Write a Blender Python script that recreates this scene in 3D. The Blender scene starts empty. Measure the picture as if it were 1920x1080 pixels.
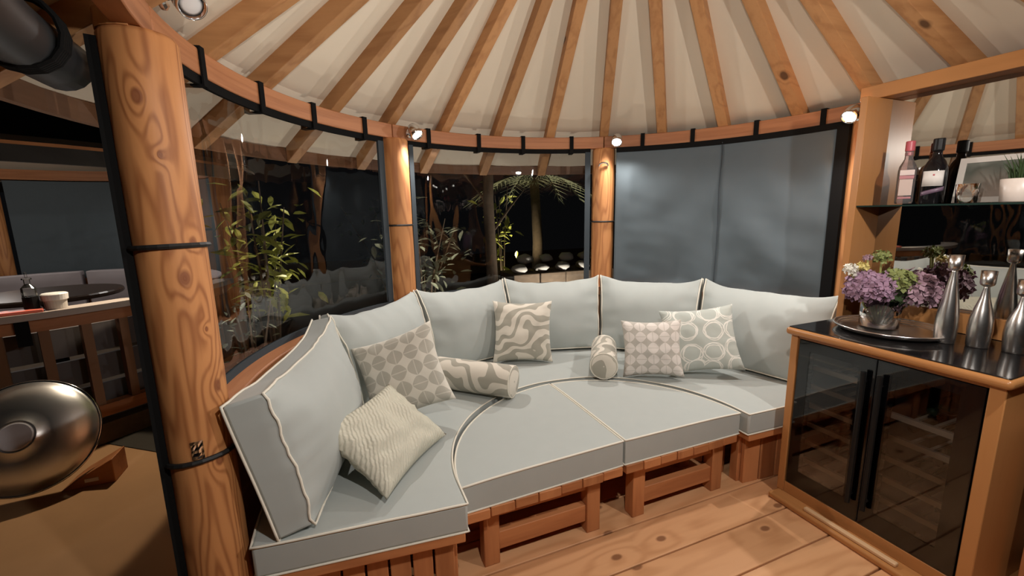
import bpy, bmesh, math, random
from mathutils import Vector, Matrix, noise
random.seed(7)
EXPO, PW, GL = 0.0, 40, 14    # exposure, lamp power, garden light power
PI = math.pi
R_ = math.radians
scene = bpy.context.scene
COL = scene.collection

# ------------------------------------------------------------------ camera
CAM = Vector((-1.0966, -1.4534, 1.422))
FA, PIT, ROLL, FPX = 1.18994, 0.17244, -0.01816, 797.76
fw = Vector((math.cos(FA)*math.cos(PIT), math.sin(FA)*math.cos(PIT), -math.sin(PIT)))
r0 = Vector((math.sin(FA), -math.cos(FA), 0)); u0 = r0.cross(fw)
rt = math.cos(ROLL)*r0 + math.sin(ROLL)*u0; upv = -math.sin(ROLL)*r0 + math.cos(ROLL)*u0
cam_d = bpy.data.cameras.new('camera'); cam = bpy.data.objects.new('camera', cam_d); COL.objects.link(cam)
cam_d.sensor_width = 36; cam_d.lens = 36*FPX/1920; cam_d.clip_start = 0.02; cam_d.clip_end = 200
cam.matrix_world = Matrix(((rt.x, upv.x, -fw.x, CAM.x), (rt.y, upv.y, -fw.y, CAM.y), (rt.z, upv.z, -fw.z, CAM.z), (0, 0, 0, 1)))
scene.camera = cam

# ------------------------------------------------------------------ world, exposure
w = bpy.data.worlds.new('night_sky'); scene.world = w; w.use_nodes = True
w.node_tree.nodes['Background'].inputs[0].default_value = (0.010, 0.010, 0.011, 1)
w.node_tree.nodes['Background'].inputs[1].default_value = 0.25
scene.view_settings.view_transform = 'Standard'; scene.view_settings.look = 'None'
scene.view_settings.gamma = 1; scene.view_settings.use_curve_mapping = False
scene.view_settings.exposure = EXPO
scene.cycles.use_denoising = True
scene.cycles.max_bounces = 10; scene.cycles.diffuse_bounces = 6; scene.cycles.glossy_bounces = 5
scene.cycles.transparent_max_bounces = 16; scene.cycles.sample_clamp_indirect = 4
scene.cycles.caustics_reflective = False; scene.cycles.caustics_refractive = False
LAMP_COL = (1.0, 0.945, 0.89)

# ------------------------------------------------------------------ helpers
def P(r, deg, z=0.0): return Vector((r*math.cos(R_(deg)), r*math.sin(R_(deg)), z))
def tag(o, label=None, cat=None, group=None, kind=None):
    if label: o['label'] = label
    if cat: o['category'] = cat
    if group: o['group'] = group
    if kind: o['kind'] = kind
    return o
def thing(name, label, cat, loc=(0, 0, 0), group=None, rotz=0.0):
    o = bpy.data.objects.new(name, None); COL.objects.link(o); o.empty_display_size = .05
    o.location = loc; o.rotation_euler = (0, 0, rotz)
    return tag(o, label, cat, group)
def struct(name, label, loc=(0, 0, 0)):
    o = bpy.data.objects.new(name, None); COL.objects.link(o); o.location = loc
    return tag(o, label, None, None, 'structure')
def obj(name, me, mat=None, parent=None, smooth=False, world=True, bevel=0, seg=2, angle=40):
    o = bpy.data.objects.new(name, me); COL.objects.link(o)
    if mat and not me.materials: me.materials.append(mat)
    if smooth:
        me.polygons.foreach_set('use_smooth', [True]*len(me.polygons)); me.update()
    if parent:
        o.parent = parent
        if world:
            L = Vector((0, 0, 0)); p = parent
            while p: L += p.location; p = p.parent
            o.location = -L
    if bevel:
        m = o.modifiers.new('bevel', 'BEVEL'); m.width = bevel; m.segments = seg; m.limit_method = 'ANGLE'; m.angle_limit = R_(angle)
        m.harden_normals = False
        me.polygons.foreach_set('use_smooth', [True]*len(me.polygons))
        try: me.set_sharp_from_angle(angle=R_(60))
        except Exception: pass
    return o
def mesh(name, v, f, uvs=None):
    me = bpy.data.meshes.new(name); me.from_pydata([tuple(p) for p in v], [], f); me.update()
    if uvs:
        l = me.uv_layers.new(name='UVMap')
        for poly in me.polygons:
            for li in poly.loop_indices: l.data[li].uv = uvs[me.loops[li].vertex_index]
    return me
def join(name, parts):
    V, F = [], []
    for v, f in parts:
        n = len(V); V += list(v); F += [tuple(i+n for i in q) for q in f]
    return mesh(name, V, F)
def boxvf(x0, x1, y0, y1, z0, z1):
    v = [(x, y, z) for z in (z0, z1) for y in (y0, y1) for x in (x0, x1)]
    return v, [(0, 2, 3, 1), (4, 5, 7, 6), (0, 1, 5, 4), (2, 6, 7, 3), (0, 4, 6, 2), (1, 3, 7, 5)]
def box(name, x0, x1, y0, y1, z0, z1): return mesh(name, *boxvf(x0, x1, y0, y1, z0, z1))
def xf(vf, M): return [M @ Vector(p) for p in vf[0]], vf[1]
def barvf(a, b, wd, ht, upd=(0, 0, 1)):
    a, b = Vector(a), Vector(b); d = (b-a); L = d.length; d.normalize(); s = d.cross(Vector(upd)).normalized(); u = s.cross(d)
    M = Matrix(((d.x, s.x, u.x, a.x), (d.y, s.y, u.y, a.y), (d.z, s.z, u.z, a.z), (0, 0, 0, 1)))
    return xf(boxvf(0, L, -wd/2, wd/2, -ht/2, ht/2), M)
def arc_box(name, r0, r1, z0, z1, a0, a1, n=24, c=(0, 0)):
    V, F, U = [], [], []
    rm = (r0+r1)/2
    for i in range(n+1):
        a = a0+(a1-a0)*i/n; s = R_(a)*rm
        for (r, z, t) in ((r0, z0, 0), (r1, z0, r1-r0), (r1, z1, r1-r0+z1-z0), (r0, z1, 2*(r1-r0)+z1-z0)):
            p = P(r, a, z); V.append((p.x+c[0], p.y+c[1], p.z)); U.append((s, t))
    for i in range(n):
        b = 4*i
        for k in range(4): F.append((b+k, b+(k+1) % 4, b+4+(k+1) % 4, b+4+k))
    F.append((0, 3, 2, 1)); e = 4*n; F.append((e, e+1, e+2, e+3))
    me = mesh(name, V, F, U)
    bm = bmesh.new(); bm.from_mesh(me); bmesh.ops.recalc_face_normals(bm, faces=bm.faces); bm.to_mesh(me); bm.free()
    return me
def lathevf(prof, n=32, c=(0, 0, 0), closed=False):
    V, F = [], []
    for (r, z) in prof:
        for k in range(n):
            a = 2*PI*k/n; V.append((c[0]+r*math.cos(a), c[1]+r*math.sin(a), c[2]+z))
    m = len(prof)
    for i in range(m-1):
        for k in range(n): F.append((i*n+k, i*n+(k+1) % n, (i+1)*n+(k+1) % n, (i+1)*n+k))
    if prof[0][0] > 1e-5: F.append(tuple(range(n-1, -1, -1)))
    if prof[-1][0] > 1e-5: F.append(tuple((m-1)*n+k for k in range(n)))
    return V, F
def lathe(name, prof, n=32, c=(0, 0, 0)): return mesh(name, *lathevf(prof, n, c))
def tubevf(pts, r, closed=False, n=6):
    pts = [Vector(p) for p in pts]; m = len(pts); V, F = [], []; prev = None
    for i, p in enumerate(pts):
        t = (pts[(i+1) % m]-pts[i-1]) if closed else (pts[min(i+1, m-1)]-pts[max(i-1, 0)])
        if t.length < 1e-9: t = Vector((0, 0, 1))
        t.normalize()
        if prev is None:
            h = Vector((0, 0, 1)) if abs(t.z) < .9 else Vector((1, 0, 0)); s = t.cross(h).normalized()
        else:
            s = prev - t*prev.dot(t)
            s = s.normalized() if s.length > 1e-6 else prev
        prev = s; u = t.cross(s); rr = r[i] if isinstance(r, (list, tuple)) else r
        for k in range(n):
            a = 2*PI*k/n; V.append(p+s*math.cos(a)*rr+u*math.sin(a)*rr)
    for i in range(m if closed else m-1):
        j = (i+1) % m
        for k in range(n): F.append((i*n+k, i*n+(k+1) % n, j*n+(k+1) % n, j*n+k))
    if not closed: F.append(tuple(range(n-1, -1, -1))); F.append(tuple((m-1)*n+k for k in range(n)))
    return V, F
def tube(name, pts, r, closed=False, n=6): return mesh(name, *tubevf(pts, r, closed, n))
def lattice(name, nx, ny, nz, f, uv=None):
    """closed box surface of a lattice, every point mapped by f(u,v,w) in 0..1"""
    idx, V, F, U = {}, [], [], []
    def g(i, j, k):
        q = (i, j, k)
        if q not in idx:
            idx[q] = len(V); V.append(f(i/nx, j/ny, k/nz)); U.append(uv(i/nx, j/ny, k/nz) if uv else (i/nx, k/nz))
        return idx[q]
    for i in range(nx):
        for j in range(ny):
            F.append((g(i, j, 0), g(i, j+1, 0), g(i+1, j+1, 0), g(i+1, j, 0)))
            F.append((g(i, j, nz), g(i+1, j, nz), g(i+1, j+1, nz), g(i, j+1, nz)))
    for i in range(nx):
        for k in range(nz):
            F.append((g(i, 0, k), g(i+1, 0, k), g(i+1, 0, k+1), g(i, 0, k+1)))
            F.append((g(i, ny, k), g(i, ny, k+1), g(i+1, ny, k+1), g(i+1, ny, k)))
    for j in range(ny):
        for k in range(nz):
            F.append((g(0, j, k), g(0, j, k+1), g(0, j+1, k+1), g(0, j+1, k)))
            F.append((g(nx, j, k), g(nx, j+1, k), g(nx, j+1, k+1), g(nx, j, k+1)))
    me = mesh(name, V, F, U)
    bm = bmesh.new(); bm.from_mesh(me); bmesh.ops.recalc_face_normals(bm, faces=bm.faces); bm.to_mesh(me); bm.free()
    return me
def loop01(n):
    o = []
    for i in range(n): o.append((i/n, 0))
    for i in range(n): o.append((1, i/n))
    for i in range(n): o.append((1-i/n, 1))
    for i in range(n): o.append((0, 1-i/n))
    return o
def copy_tree(o, parent=None):
    c = o.copy(); COL.objects.link(c)
    if parent: c.parent = parent
    for ch in list(o.children): copy_tree(ch, c)
    return c

# ------------------------------------------------------------------ materials
def nodes(m): m.use_nodes = True; return m.node_tree.nodes, m.node_tree.links, m.node_tree.nodes['Principled BSDF']
def mat(name, col, rough=.5, metal=0, emis=None, es=0, spec=.5, trans=0, ior=1.45, noise_amt=0, nscale=30, bump=0, sheen=0):
    m = bpy.data.materials.new(name); N, L, b = nodes(m)
    b.inputs['Base Color'].default_value = (*col, 1); b.inputs['Roughness'].default_value = rough
    b.inputs['Metallic'].default_value = metal; b.inputs['Specular IOR Level'].default_value = spec
    b.inputs['Transmission Weight'].default_value = trans; b.inputs['IOR'].default_value = ior
    b.inputs['Sheen Weight'].default_value = sheen
    if emis: b.inputs['Emission Color'].default_value = (*emis, 1); b.inputs['Emission Strength'].default_value = es
    if noise_amt or bump:
        tc = N.new('ShaderNodeTexCoord'); nz = N.new('ShaderNodeTexNoise'); nz.inputs['Scale'].default_value = nscale; nz.inputs['Detail'].default_value = 4
        L.new(tc.outputs['Object'], nz.inputs['Vector'])
        if noise_amt:
            mr = N.new('ShaderNodeMapRange'); mr.inputs[3].default_value = 1-noise_amt; mr.inputs[4].default_value = 1+noise_amt
            L.new(nz.outputs['Fac'], mr.inputs[0])
            mx = N.new('ShaderNodeMix'); mx.data_type = 'RGBA'; mx.blend_type = 'MULTIPLY'; mx.inputs[0].default_value = 1
            mx.inputs[6].default_value = (*col, 1); L.new(mr.outputs[0], mx.inputs[7]); L.new(mx.outputs[2], b.inputs['Base Color'])
        if bump:
            bp = N.new('ShaderNodeBump'); bp.inputs['Strength'].default_value = bump; bp.inputs['Distance'].default_value = .01
            L.new(nz.outputs['Fac'], bp.inputs['Height']); L.new(bp.outputs[0], b.inputs['Normal'])
    return m
def wood(name, light, dark, axis='X', fine=7.0, lines=26.0, knots=1.0, kscale=3.2, rough=.5, contrast=.6, spread=.12, knotcol=None, knotpts=(), k2d=False):
    m = bpy.data.materials.new(name); N, L, b = nodes(m); b.inputs['Roughness'].default_value = rough; b.inputs['Specular IOR Level'].default_value = .35
    def M_(op, a, c=None, d=None):
        n = N.new('ShaderNodeMath'); n.operation = op
        for i, x in enumerate((a, c, d)):
            if x is None: continue
            if isinstance(x, (int, float)): n.inputs[i].default_value = x
            else: L.new(x, n.inputs[i])
        return n.outputs[0]
    tc = N.new('ShaderNodeTexCoord'); oi = N.new('ShaderNodeObjectInfo')
    add = N.new('ShaderNodeVectorMath'); add.operation = 'ADD'
    mul = N.new('ShaderNodeVectorMath'); mul.operation = 'SCALE'; mul.inputs[0].default_value = (7.3, 3.1, 5.7); L.new(oi.outputs['Random'], mul.inputs['Scale'])
    L.new(tc.outputs['UV' if axis == 'UV' else 'Object'], add.inputs[0]); L.new(mul.outputs[0], add.inputs[1])
    al = .11; sc = {'X': (al, 1, 1), 'Y': (1, al, 1), 'Z': (1, 1, al), 'UV': (al, 1, 1)}[axis]
    mp = N.new('ShaderNodeMapping'); mp.inputs['Scale'].default_value = sc; L.new(add.outputs[0], mp.inputs['Vector'])
    kp = N.new('ShaderNodeMapping'); kp.inputs['Scale'].default_value = tuple(1 if s == 1 else (.6 if k2d else .33) for s in sc); L.new(add.outputs[0], kp.inputs['Vector'])
    vo = N.new('ShaderNodeTexVoronoi'); vo.inputs['Scale'].default_value = kscale; vo.voronoi_dimensions = '2D' if k2d else '3D'; L.new(kp.outputs[0], vo.inputs['Vector'])
    kd = M_('MULTIPLY', M_('SUBTRACT', .42, vo.outputs['Distance']), 1/.42); kd = M_('MAXIMUM', kd, 0.0); 
    for kx, ky, kz, kr in knotpts:
        dv = N.new('ShaderNodeVectorMath'); dv.operation = 'SUBTRACT'; L.new(tc.outputs['Object'], dv.inputs[0]); dv.inputs[1].default_value = (kx, ky, kz)
        ds = N.new('ShaderNodeVectorMath'); ds.operation = 'MULTIPLY'; ds.inputs[1].default_value = (1, 1, .62); L.new(dv.outputs[0], ds.inputs[0])
        dl = N.new('ShaderNodeVectorMath'); dl.operation = 'LENGTH'; L.new(ds.outputs[0], dl.inputs[0])
        kk = M_('MAXIMUM', M_('SUBTRACT', 1.0, M_('MULTIPLY', M_('POWER', dl.outputs['Value'], .8), .33/kr**.8)), 0.0); kd = M_('MAXIMUM', kd, kk)
    k2 = M_('POWER', kd, 1.6); k2 = M_('MULTIPLY', k2, knots)
    n1 = N.new('ShaderNodeTexNoise'); n1.inputs['Scale'].default_value = fine; n1.inputs['Detail'].default_value = 2.0; n1.inputs['Roughness'].default_value = .45
    L.new(mp.outputs[0], n1.inputs['Vector'])
    ph = M_('ADD', M_('MULTIPLY', n1.outputs['Fac'], lines), M_('MULTIPLY', k2, 11.0))
    si = M_('SINE', ph); si = M_('MULTIPLY_ADD', si, .5, .5); si = M_('POWER', si, 2.2)
    n2 = N.new('ShaderNodeTexNoise'); n2.inputs['Scale'].default_value = fine*9; n2.inputs['Detail'].default_value = 3; L.new(mp.outputs[0], n2.inputs['Vector'])
    fac = M_('ADD', M_('MULTIPLY', si, contrast), M_('MULTIPLY', M_('SUBTRACT', n2.outputs['Fac'], .5), .7)); 
    cl = N.new('ShaderNodeClamp'); L.new(fac, cl.inputs[0])
    mx = N.new('ShaderNodeMix'); mx.data_type = 'RGBA'; mx.inputs[6].default_value = (*light, 1); mx.inputs[7].default_value = (*dark, 1); L.new(cl.outputs[0], mx.inputs[0])
    core = N.new('ShaderNodeMapRange'); core.inputs[1].default_value = .87 if k2d else .68; core.inputs[2].default_value = .92 if k2d else .80; L.new(kd, core.inputs[0])
    kc = M_('MULTIPLY', core.outputs[0], min(1, knots)*.85)
    mk = N.new('ShaderNodeMix'); mk.data_type = 'RGBA'; L.new(kc, mk.inputs[0]); L.new(mx.outputs[2], mk.inputs[6]); mk.inputs[7].default_value = (*(knotcol or tuple(c*.38 for c in dark)), 1)
    hs = N.new('ShaderNodeHueSaturation'); mr = N.new('ShaderNodeMapRange'); mr.inputs[3].default_value = 1-spread; mr.inputs[4].default_value = 1+spread
    L.new(oi.outputs['Random'], mr.inputs[0]); L.new(mr.outputs[0], hs.inputs['Value']); L.new(mk.outputs[2], hs.inputs['Color']); L.new(hs.outputs[0], b.inputs['Base Color'])
    bp = N.new('ShaderNodeBump'); bp.inputs['Strength'].default_value = .12; bp.inputs['Distance'].default_value = .004; L.new(cl.outputs[0], bp.inputs['Height']); L.new(bp.outputs[0], b.inputs['Normal'])
    return m
M = {}
M['post'] = wood('log_wood', (.55, .25, .092), (.30, .105, .034), 'Z', fine=6.5, lines=100, kscale=3.0, contrast=.62, spread=.04, rough=.55, knotcol=(.16, .05, .02))
M['posta'] = wood('knotty_log_wood', (.53, .235, .085), (.24, .078, .024), 'Z', fine=6.5, lines=120, knots=1.5, kscale=.15, contrast=.66, spread=0, rough=.55, knotcol=(.20, .065, .025), knotpts=((.005, -.083, 1.721, .016), (.042, -.071, 1.268, .018), (.072, -.041, .95, .016), (.056, -.061, .73, .014), (.067, -.049, 1.12, .006), (.031, -.077, 1.585, .008), (.066, -.05, 1.361, .010)))
M['beam'] = wood('beam_wood', (.47, .205, .09), (.30, .11, .045), 'UV', fine=9, lines=16, knots=.6, kscale=2.2, contrast=.45)
M['rafter'] = wood('rafter_wood', (.44, .225, .092), (.27, .115, .042), 'X', fine=9, lines=24, knots=1.0, kscale=5.5, knotcol=(.05, .02, .008), contrast=.45, spread=.16)
M['plank'] = wood('plank_wood', (.70, .375, .185), (.50, .235, .10), 'X', fine=5, lines=40, knots=.9, kscale=3.1, k2d=True, contrast=.5, spread=.07, rough=.38, knotcol=(.17, .06, .025))
M['bench'] = wood('bench_wood', (.50, .205, .08), (.31, .105, .038), 'Z', fine=8, lines=18, knots=.7, kscale=3.6, contrast=.5, spread=.14)
M['benchx'] = wood('bench_rail_wood', (.48, .195, .076), (.30, .10, .036), 'X', fine=8, lines=18, knots=.7, kscale=3.6, contrast=.5, spread=.14)
M['cab'] = wood('cabinet_wood', (.42, .19, .065), (.33, .135, .043), 'Z', fine=5, lines=9, knots=.1, contrast=.3, rough=.33, spread=.03)
M['cabx'] = wood('cabinet_trim_wood', (.42, .19, .065), (.31, .12, .04), 'Y', fine=6, lines=10, knots=.1, contrast=.3, rough=.28, spread=.03)
M['canvas'] = mat('cream_canvas', (.70, .615, .485), .9, noise_amt=.04, nscale=3)
M['roofout'] = mat('dark_roof_skin', (.05, .045, .04), .9)
M['black'] = mat('black_webbing', (.008, .008, .008), .9, spec=.1)
M['cord'] = mat('black_cord', (.010, .010, .010), .6)
M['slate'] = mat('slate_blind_fabric', (.088, .113, .129), .72, noise_amt=.06, nscale=9, bump=.02)
M['border'] = mat('dark_slate_border', (.045, .056, .065), .8, spec=.2)
M['sage'] = mat('sage_grey_fabric', (.395, .424, .405), .86, noise_amt=.035, nscale=14, bump=.03, sheen=.15)
M['piping'] = mat('cream_piping', (.72, .68, .58), .8)
M['cream'] = mat('plain_cream_fabric', (.56, .54, .44), .88, noise_amt=.05, nscale=40, bump=.25)
M['chrome'] = mat('chrome', (.75, .75, .76), .12, 1)
M['steel'] = mat('brushed_steel', (.74, .72, .69), .26, 1)
M['silver'] = mat('polished_silver', (.86, .83, .80), .22, 1)
M['mirror'] = mat('mirror_glass', (.62, .61, .58), .015, 1)
M['blackglass'] = mat('black_glass', (.008, .008, .009), .08, spec=.5)
M['granite'] = mat('black_worktop', (.010, .009, .009), .10, spec=.6)
M['blackmetal'] = mat('black_metal', (.008, .008, .008), .4, spec=.25)
M['coolin'] = mat('cooler_interior', (.022, .022, .022), .6)
M['shelfwood'] = mat('cooler_shelf_wood', (.42, .34, .25), .55, noise_amt=.15, nscale=12)
M['lens'] = mat('lit_lens', (1, 1, 1), .3, emis=(1, .96, .9), es=60)
M['lensoff'] = mat('unlit_frosted_lens', (.75, .75, .74), .4)
M['white'] = mat('white_ceramic', (.60, .52, .46), .35)
M['whitepaint'] = mat('white_paint', (.55, .51, .46), .5)
M['soil'] = mat('dark_soil', (.03, .025, .018), .95, noise_amt=.4, nscale=6)
M['tan'] = mat('tan_outdoor_carpet', (.36, .20, .092), .95, noise_amt=.12, nscale=5, bump=.05)
def thin_clear(name, refl=1.0, tint=(.93, .94, .94), bump=.0, bscale=6, rough=.02, veil=0.0):
    m = bpy.data.materials.new(name); m.use_nodes = True; N, L = m.node_tree.nodes, m.node_tree.links; N.clear()
    o = N.new('ShaderNodeOutputMaterial'); mx = N.new('ShaderNodeMixShader'); t = N.new('ShaderNodeBsdfTransparent'); g = N.new('ShaderNodeBsdfGlossy')
    fr = N.new('ShaderNodeFresnel'); fr.inputs['IOR'].default_value = 1.5; ml = N.new('ShaderNodeMath'); ml.operation = 'MULTIPLY'; ml.inputs[1].default_value = refl; ml.use_clamp = True
    t.inputs[0].default_value = (*tint, 1); g.inputs['Roughness'].default_value = rough
    L.new(fr.outputs[0], ml.inputs[0]); L.new(ml.outputs[0], mx.inputs[0])
    if veil:
        d = N.new('ShaderNodeBsdfDiffuse'); d.inputs[0].default_value = (.8, .8, .8, 1); m2 = N.new('ShaderNodeMixShader'); m2.inputs[0].default_value = veil
        L.new(t.outputs[0], m2.inputs[1]); L.new(d.outputs[0], m2.inputs[2]); L.new(m2.outputs[0], mx.inputs[1])
    else: L.new(t.outputs[0], mx.inputs[1])
    L.new(g.outputs[0], mx.inputs[2]); L.new(mx.outputs[0], o.inputs[0])
    if bump:
        tc = N.new('ShaderNodeTexCoord'); mp = N.new('ShaderNodeMapping'); mp.inputs['Scale'].default_value = (1, 1, .35)
        nz = N.new('ShaderNodeTexNoise'); nz.inputs['Scale'].default_value = bscale; nz.inputs['Detail'].default_value = 2
        bp = N.new('ShaderNodeBump'); bp.inputs['Strength'].default_value = bump; bp.inputs['Distance'].default_value = .05
        L.new(tc.outputs['Object'], mp.inputs[0]); L.new(mp.outputs[0], nz.inputs['Vector']); L.new(nz.outputs['Fac'], bp.inputs['Height'])
        L.new(bp.outputs[0], g.inputs['Normal']); L.new(bp.outputs[0], fr.inputs['Normal'])
    return m
M['pvc'] = thin_clear('clear_plastic', 1.5, (.92, .93, .93), bump=.05, bscale=5, rough=.012)
M['glass'] = thin_clear('clear_glass', 1.6, (.95, .96, .95))
M['vase'] = thin_clear('vase_glass', 1.1, (.96, .97, .96), veil=.03)
M['gin'] = thin_clear('pink_bottle_glass', 2.0, (.80, .66, .64), veil=.10)
M['cryst'] = thin_clear('cut_glass', 4.0, (.85, .83, .80), veil=.30, rough=.08)
M['coolglass'] = thin_clear('tinted_door_glass', 1.0, (.78, .79, .80))
# printed fabrics ------------------------------------------------------
def fabric(name, kind, c1, c2):
    m = bpy.data.materials.new(name); N, L, b = nodes(m); b.inputs['Roughness'].default_value = .88; b.inputs['Sheen Weight'].default_value = .15
    def M_(op, a, c=None, d=None, clamp=False):
        n = N.new('ShaderNodeMath'); n.operation = op; n.use_clamp = clamp
        for i, x in enumerate((a, c, d)):
            if x is None: continue
            if isinstance(x, (int, float)): n.inputs[i].default_value = x
            else: L.new(x, n.inputs[i])
        return n.outputs[0]
    tc = N.new('ShaderNodeTexCoord'); sp = N.new('ShaderNodeSeparateXYZ'); L.new(tc.outputs['UV'], sp.inputs[0]); u, v = sp.outputs[0], sp.outputs[1]
    if kind == 'zebra':
        nz = N.new('ShaderNodeTexNoise'); nz.inputs['Scale'].default_value = 2.1; nz.inputs['Detail'].default_value = 1.0; L.new(tc.outputs['UV'], nz.inputs['Vector'])
        n3 = N.new('ShaderNodeTexNoise'); n3.inputs['Scale'].default_value = 5; n3.inputs['Detail'].default_value = 0; L.new(tc.outputs['UV'], n3.inputs['Vector'])
        ph = M_('ADD', M_('ADD', M_('MULTIPLY', v, 26.0), M_('MULTIPLY', u, -14.0)), M_('ADD', M_('MULTIPLY', nz.outputs['Fac'], 24.0), M_('MULTIPLY', n3.outputs['Fac'], 6.0)))
        fac = M_('MULTIPLY_ADD', M_('SINE', ph), 8.0, .5, clamp=True)
    elif kind == 'petal':
        n_ = 5.0
        cu, cv = M_('MULTIPLY', u, n_), M_('MULTIPLY', v, n_)
        fu, fv = M_('SUBTRACT', M_('FRACT', cu), .5), M_('SUBTRACT', M_('FRACT', cv), .5)
        par = M_('MODULO', M_('ADD', M_('FLOOR', cu), M_('FLOOR', cv)), 2.0)
        a = M_('ADD', M_('MULTIPLY', fu, par), M_('MULTIPLY', fv, M_('SUBTRACT', 1.0, par)))
        c = M_('ADD', M_('MULTIPLY', fv, par), M_('MULTIPLY', fu, M_('SUBTRACT', 1.0, par)))
        lim = M_('MULTIPLY', M_('SUBTRACT', 1.0, M_('MULTIPLY', M_('MULTIPLY', c, c), 4.0)), .49)
        ab = M_('ABSOLUTE', a)
        fac = M_('MULTIPLY', M_('SUBTRACT', lim, ab), 40.0, clamp=True)
        gl = M_('MULTIPLY', M_('SUBTRACT', ab, .025), 60., clamp=True)
        fac = M_('MULTIPLY', fac, M_('MULTIPLY_ADD', gl, .6, .4))
    else:
        mp = N.new('ShaderNodeMapping'); mp.inputs['Scale'].default_value = (3.3, 3.3, 1); L.new(tc.outputs['UV'], mp.inputs[0])
        fac = None
        for q, (off, rad) in enumerate(((0, .38), (.35, .43), (.8, .48))):
            nz = N.new('ShaderNodeTexNoise'); nz.inputs['Scale'].default_value = 1.6; nz.noise_dimensions = '4D'; nz.inputs['W'].default_value = off*9; L.new(mp.outputs[0], nz.inputs['Vector'])
            sb = N.new('ShaderNodeVectorMath'); sb.operation = 'MULTIPLY_ADD'; sb.inputs[1].default_value = (.30, .30, 0); L.new(nz.outputs['Color'], sb.inputs[0]); L.new(mp.outputs[0], sb.inputs[2])
            vo = N.new('ShaderNodeTexVoronoi'); vo.voronoi_dimensions = '2D'; vo.inputs['Scale'].default_value = 1; vo.inputs['Randomness'].default_value = .35; L.new(sb.outputs[0], vo.inputs['Vector'])
            r = M_('MULTIPLY', M_('SUBTRACT', .028, M_('ABSOLUTE', M_('SUBTRACT', vo.outputs['Distance'], rad))), 60.0, clamp=True)
            fac = r if fac is None else M_('MAXIMUM', fac, r)
    mx = N.new('ShaderNodeMix'); mx.data_type = 'RGBA'; L.new(fac, mx.inputs[0]); mx.inputs[6].default_value = (*c1, 1); mx.inputs[7].default_value = (*c2, 1)
    L.new(mx.outputs[2], b.inputs['Base Color'])
    bp = N.new('ShaderNodeBump'); bp.inputs['Strength'].default_value = .25; bp.inputs['Distance'].default_value = .003; L.new(fac, bp.inputs['Height']); L.new(bp.outputs[0], b.inputs['Normal'])
    return m
M['zebra'] = fabric('zebra_fabric', 'zebra', (.36, .34, .28), (.66, .61, .52))
M['petal'] = fabric('petal_fabric', 'petal', (.64, .61, .53), (.43, .41, .35))
M['petal2'] = fabric('pale_petal_fabric', 'petal', (.46, .43, .38), (.68, .63, .58))
M['ring'] = fabric('ring_fabric', 'ring', (.43, .46, .42), (.74, .72, .66))
def leafmat(name, c):
    m = mat(name, c, .38, noise_amt=.3, nscale=8); return m
M['leafy'] = leafmat('yellow_green_leaf', (.34, .36, .08)); M['leafg'] = leafmat('grey_green_leaf', (.27, .29, .20)); M['leafd'] = leafmat('dark_leaf', (.035, .06, .02))
M['bark'] = mat('bark', (.10, .07, .045), .9, noise_amt=.4, nscale=20)

# fine slanting ribs woven into the plain cream pillow
N, L, b = nodes(M['cream']); tc = N.new('ShaderNodeTexCoord'); wv = N.new('ShaderNodeTexWave'); wv.inputs['Scale'].default_value = 9; wv.inputs['Distortion'].default_value = 3.0; wv.inputs['Detail Scale'].default_value = 2
mp = N.new('ShaderNodeMapping'); mp.inputs['Rotation'].default_value = (0, 0, .5); L.new(tc.outputs['UV'], mp.inputs[0]); L.new(mp.outputs[0], wv.inputs['Vector'])
bp = N.new('ShaderNodeBump'); bp.inputs['Strength'].default_value = .5; bp.inputs['Distance'].default_value = .006; L.new(wv.outputs['Fac'], bp.inputs['Height']); L.new(bp.outputs[0], b.inputs['Normal'])
# ================================================================== SETTING
ZA, SL = 3.0006, 0.6873
M['fascia'] = wood('dark_fascia_wood', (.20, .10, .05), (.12, .055, .025), 'UV', fine=9, lines=16, knots=.3, contrast=.4)
fl = struct('floor', 'orange pine plank floor inside the round gazebo')
y = -0.035-0.195*7
while y < 1.5:
    yc = max(abs(y), abs(y+.195)); 
    ext = math.sqrt(max(.09, 1.5**2-min(abs(y+.0975), 1.47)**2))
    pl = obj('plank', box('plank', -ext, ext, y+.0035, y+.195-.0035, -.03, 0), M['plank'], fl, bevel=.003)
    y += .195
obj('joist_bed', lathe('joist_bed', [(1.50, -.06), (1.50, -.031)], 48), M['black'], fl)
gr = obj('ground', mesh('ground', [(-14, -8, -.04), (14, -8, -.04), (14, 14, -.04), (-14, 14, -.04)], [(0, 1, 2, 3)]), M['tan'])
tag(gr, 'tan outdoor carpet and ground around the gazebos', kind='structure')
# ceiling -----------------------------------------------------------
ce = struct('ceiling', 'cream canvas cone roof on radiating timber rafters')
V, F = [(0, 0, ZA+.088)], []
NA = 72
rr = [.25, .5, .75, 1.0, 1.25, 1.5, 1.87]
for r in rr:
    for k in range(NA):
        a = 360*k/NA; sag = -.006*math.sin(PI*((a % 15)/15))**2*(r/1.5)
        V.append(tuple(P(r, a, ZA+.088-SL*r+sag)))
for k in range(NA): F.append((0, 1+(k+1) % NA, 1+k))
for i in range(len(rr)-1):
    for k in range(NA): F.append((1+i*NA+k, 1+i*NA+(k+1) % NA, 1+(i+1)*NA+(k+1) % NA, 1+(i+1)*NA+k))
cv = obj('canvas', mesh('canvas', V, F), M['canvas'], ce, smooth=True)
so = cv.modifiers.new('thick', 'SOLIDIFY'); so.thickness = .004; so.offset = 1
prof = [(.10, ZA-SL*.10), (1.855, ZA-SL*1.855)]
hw = .031
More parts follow.
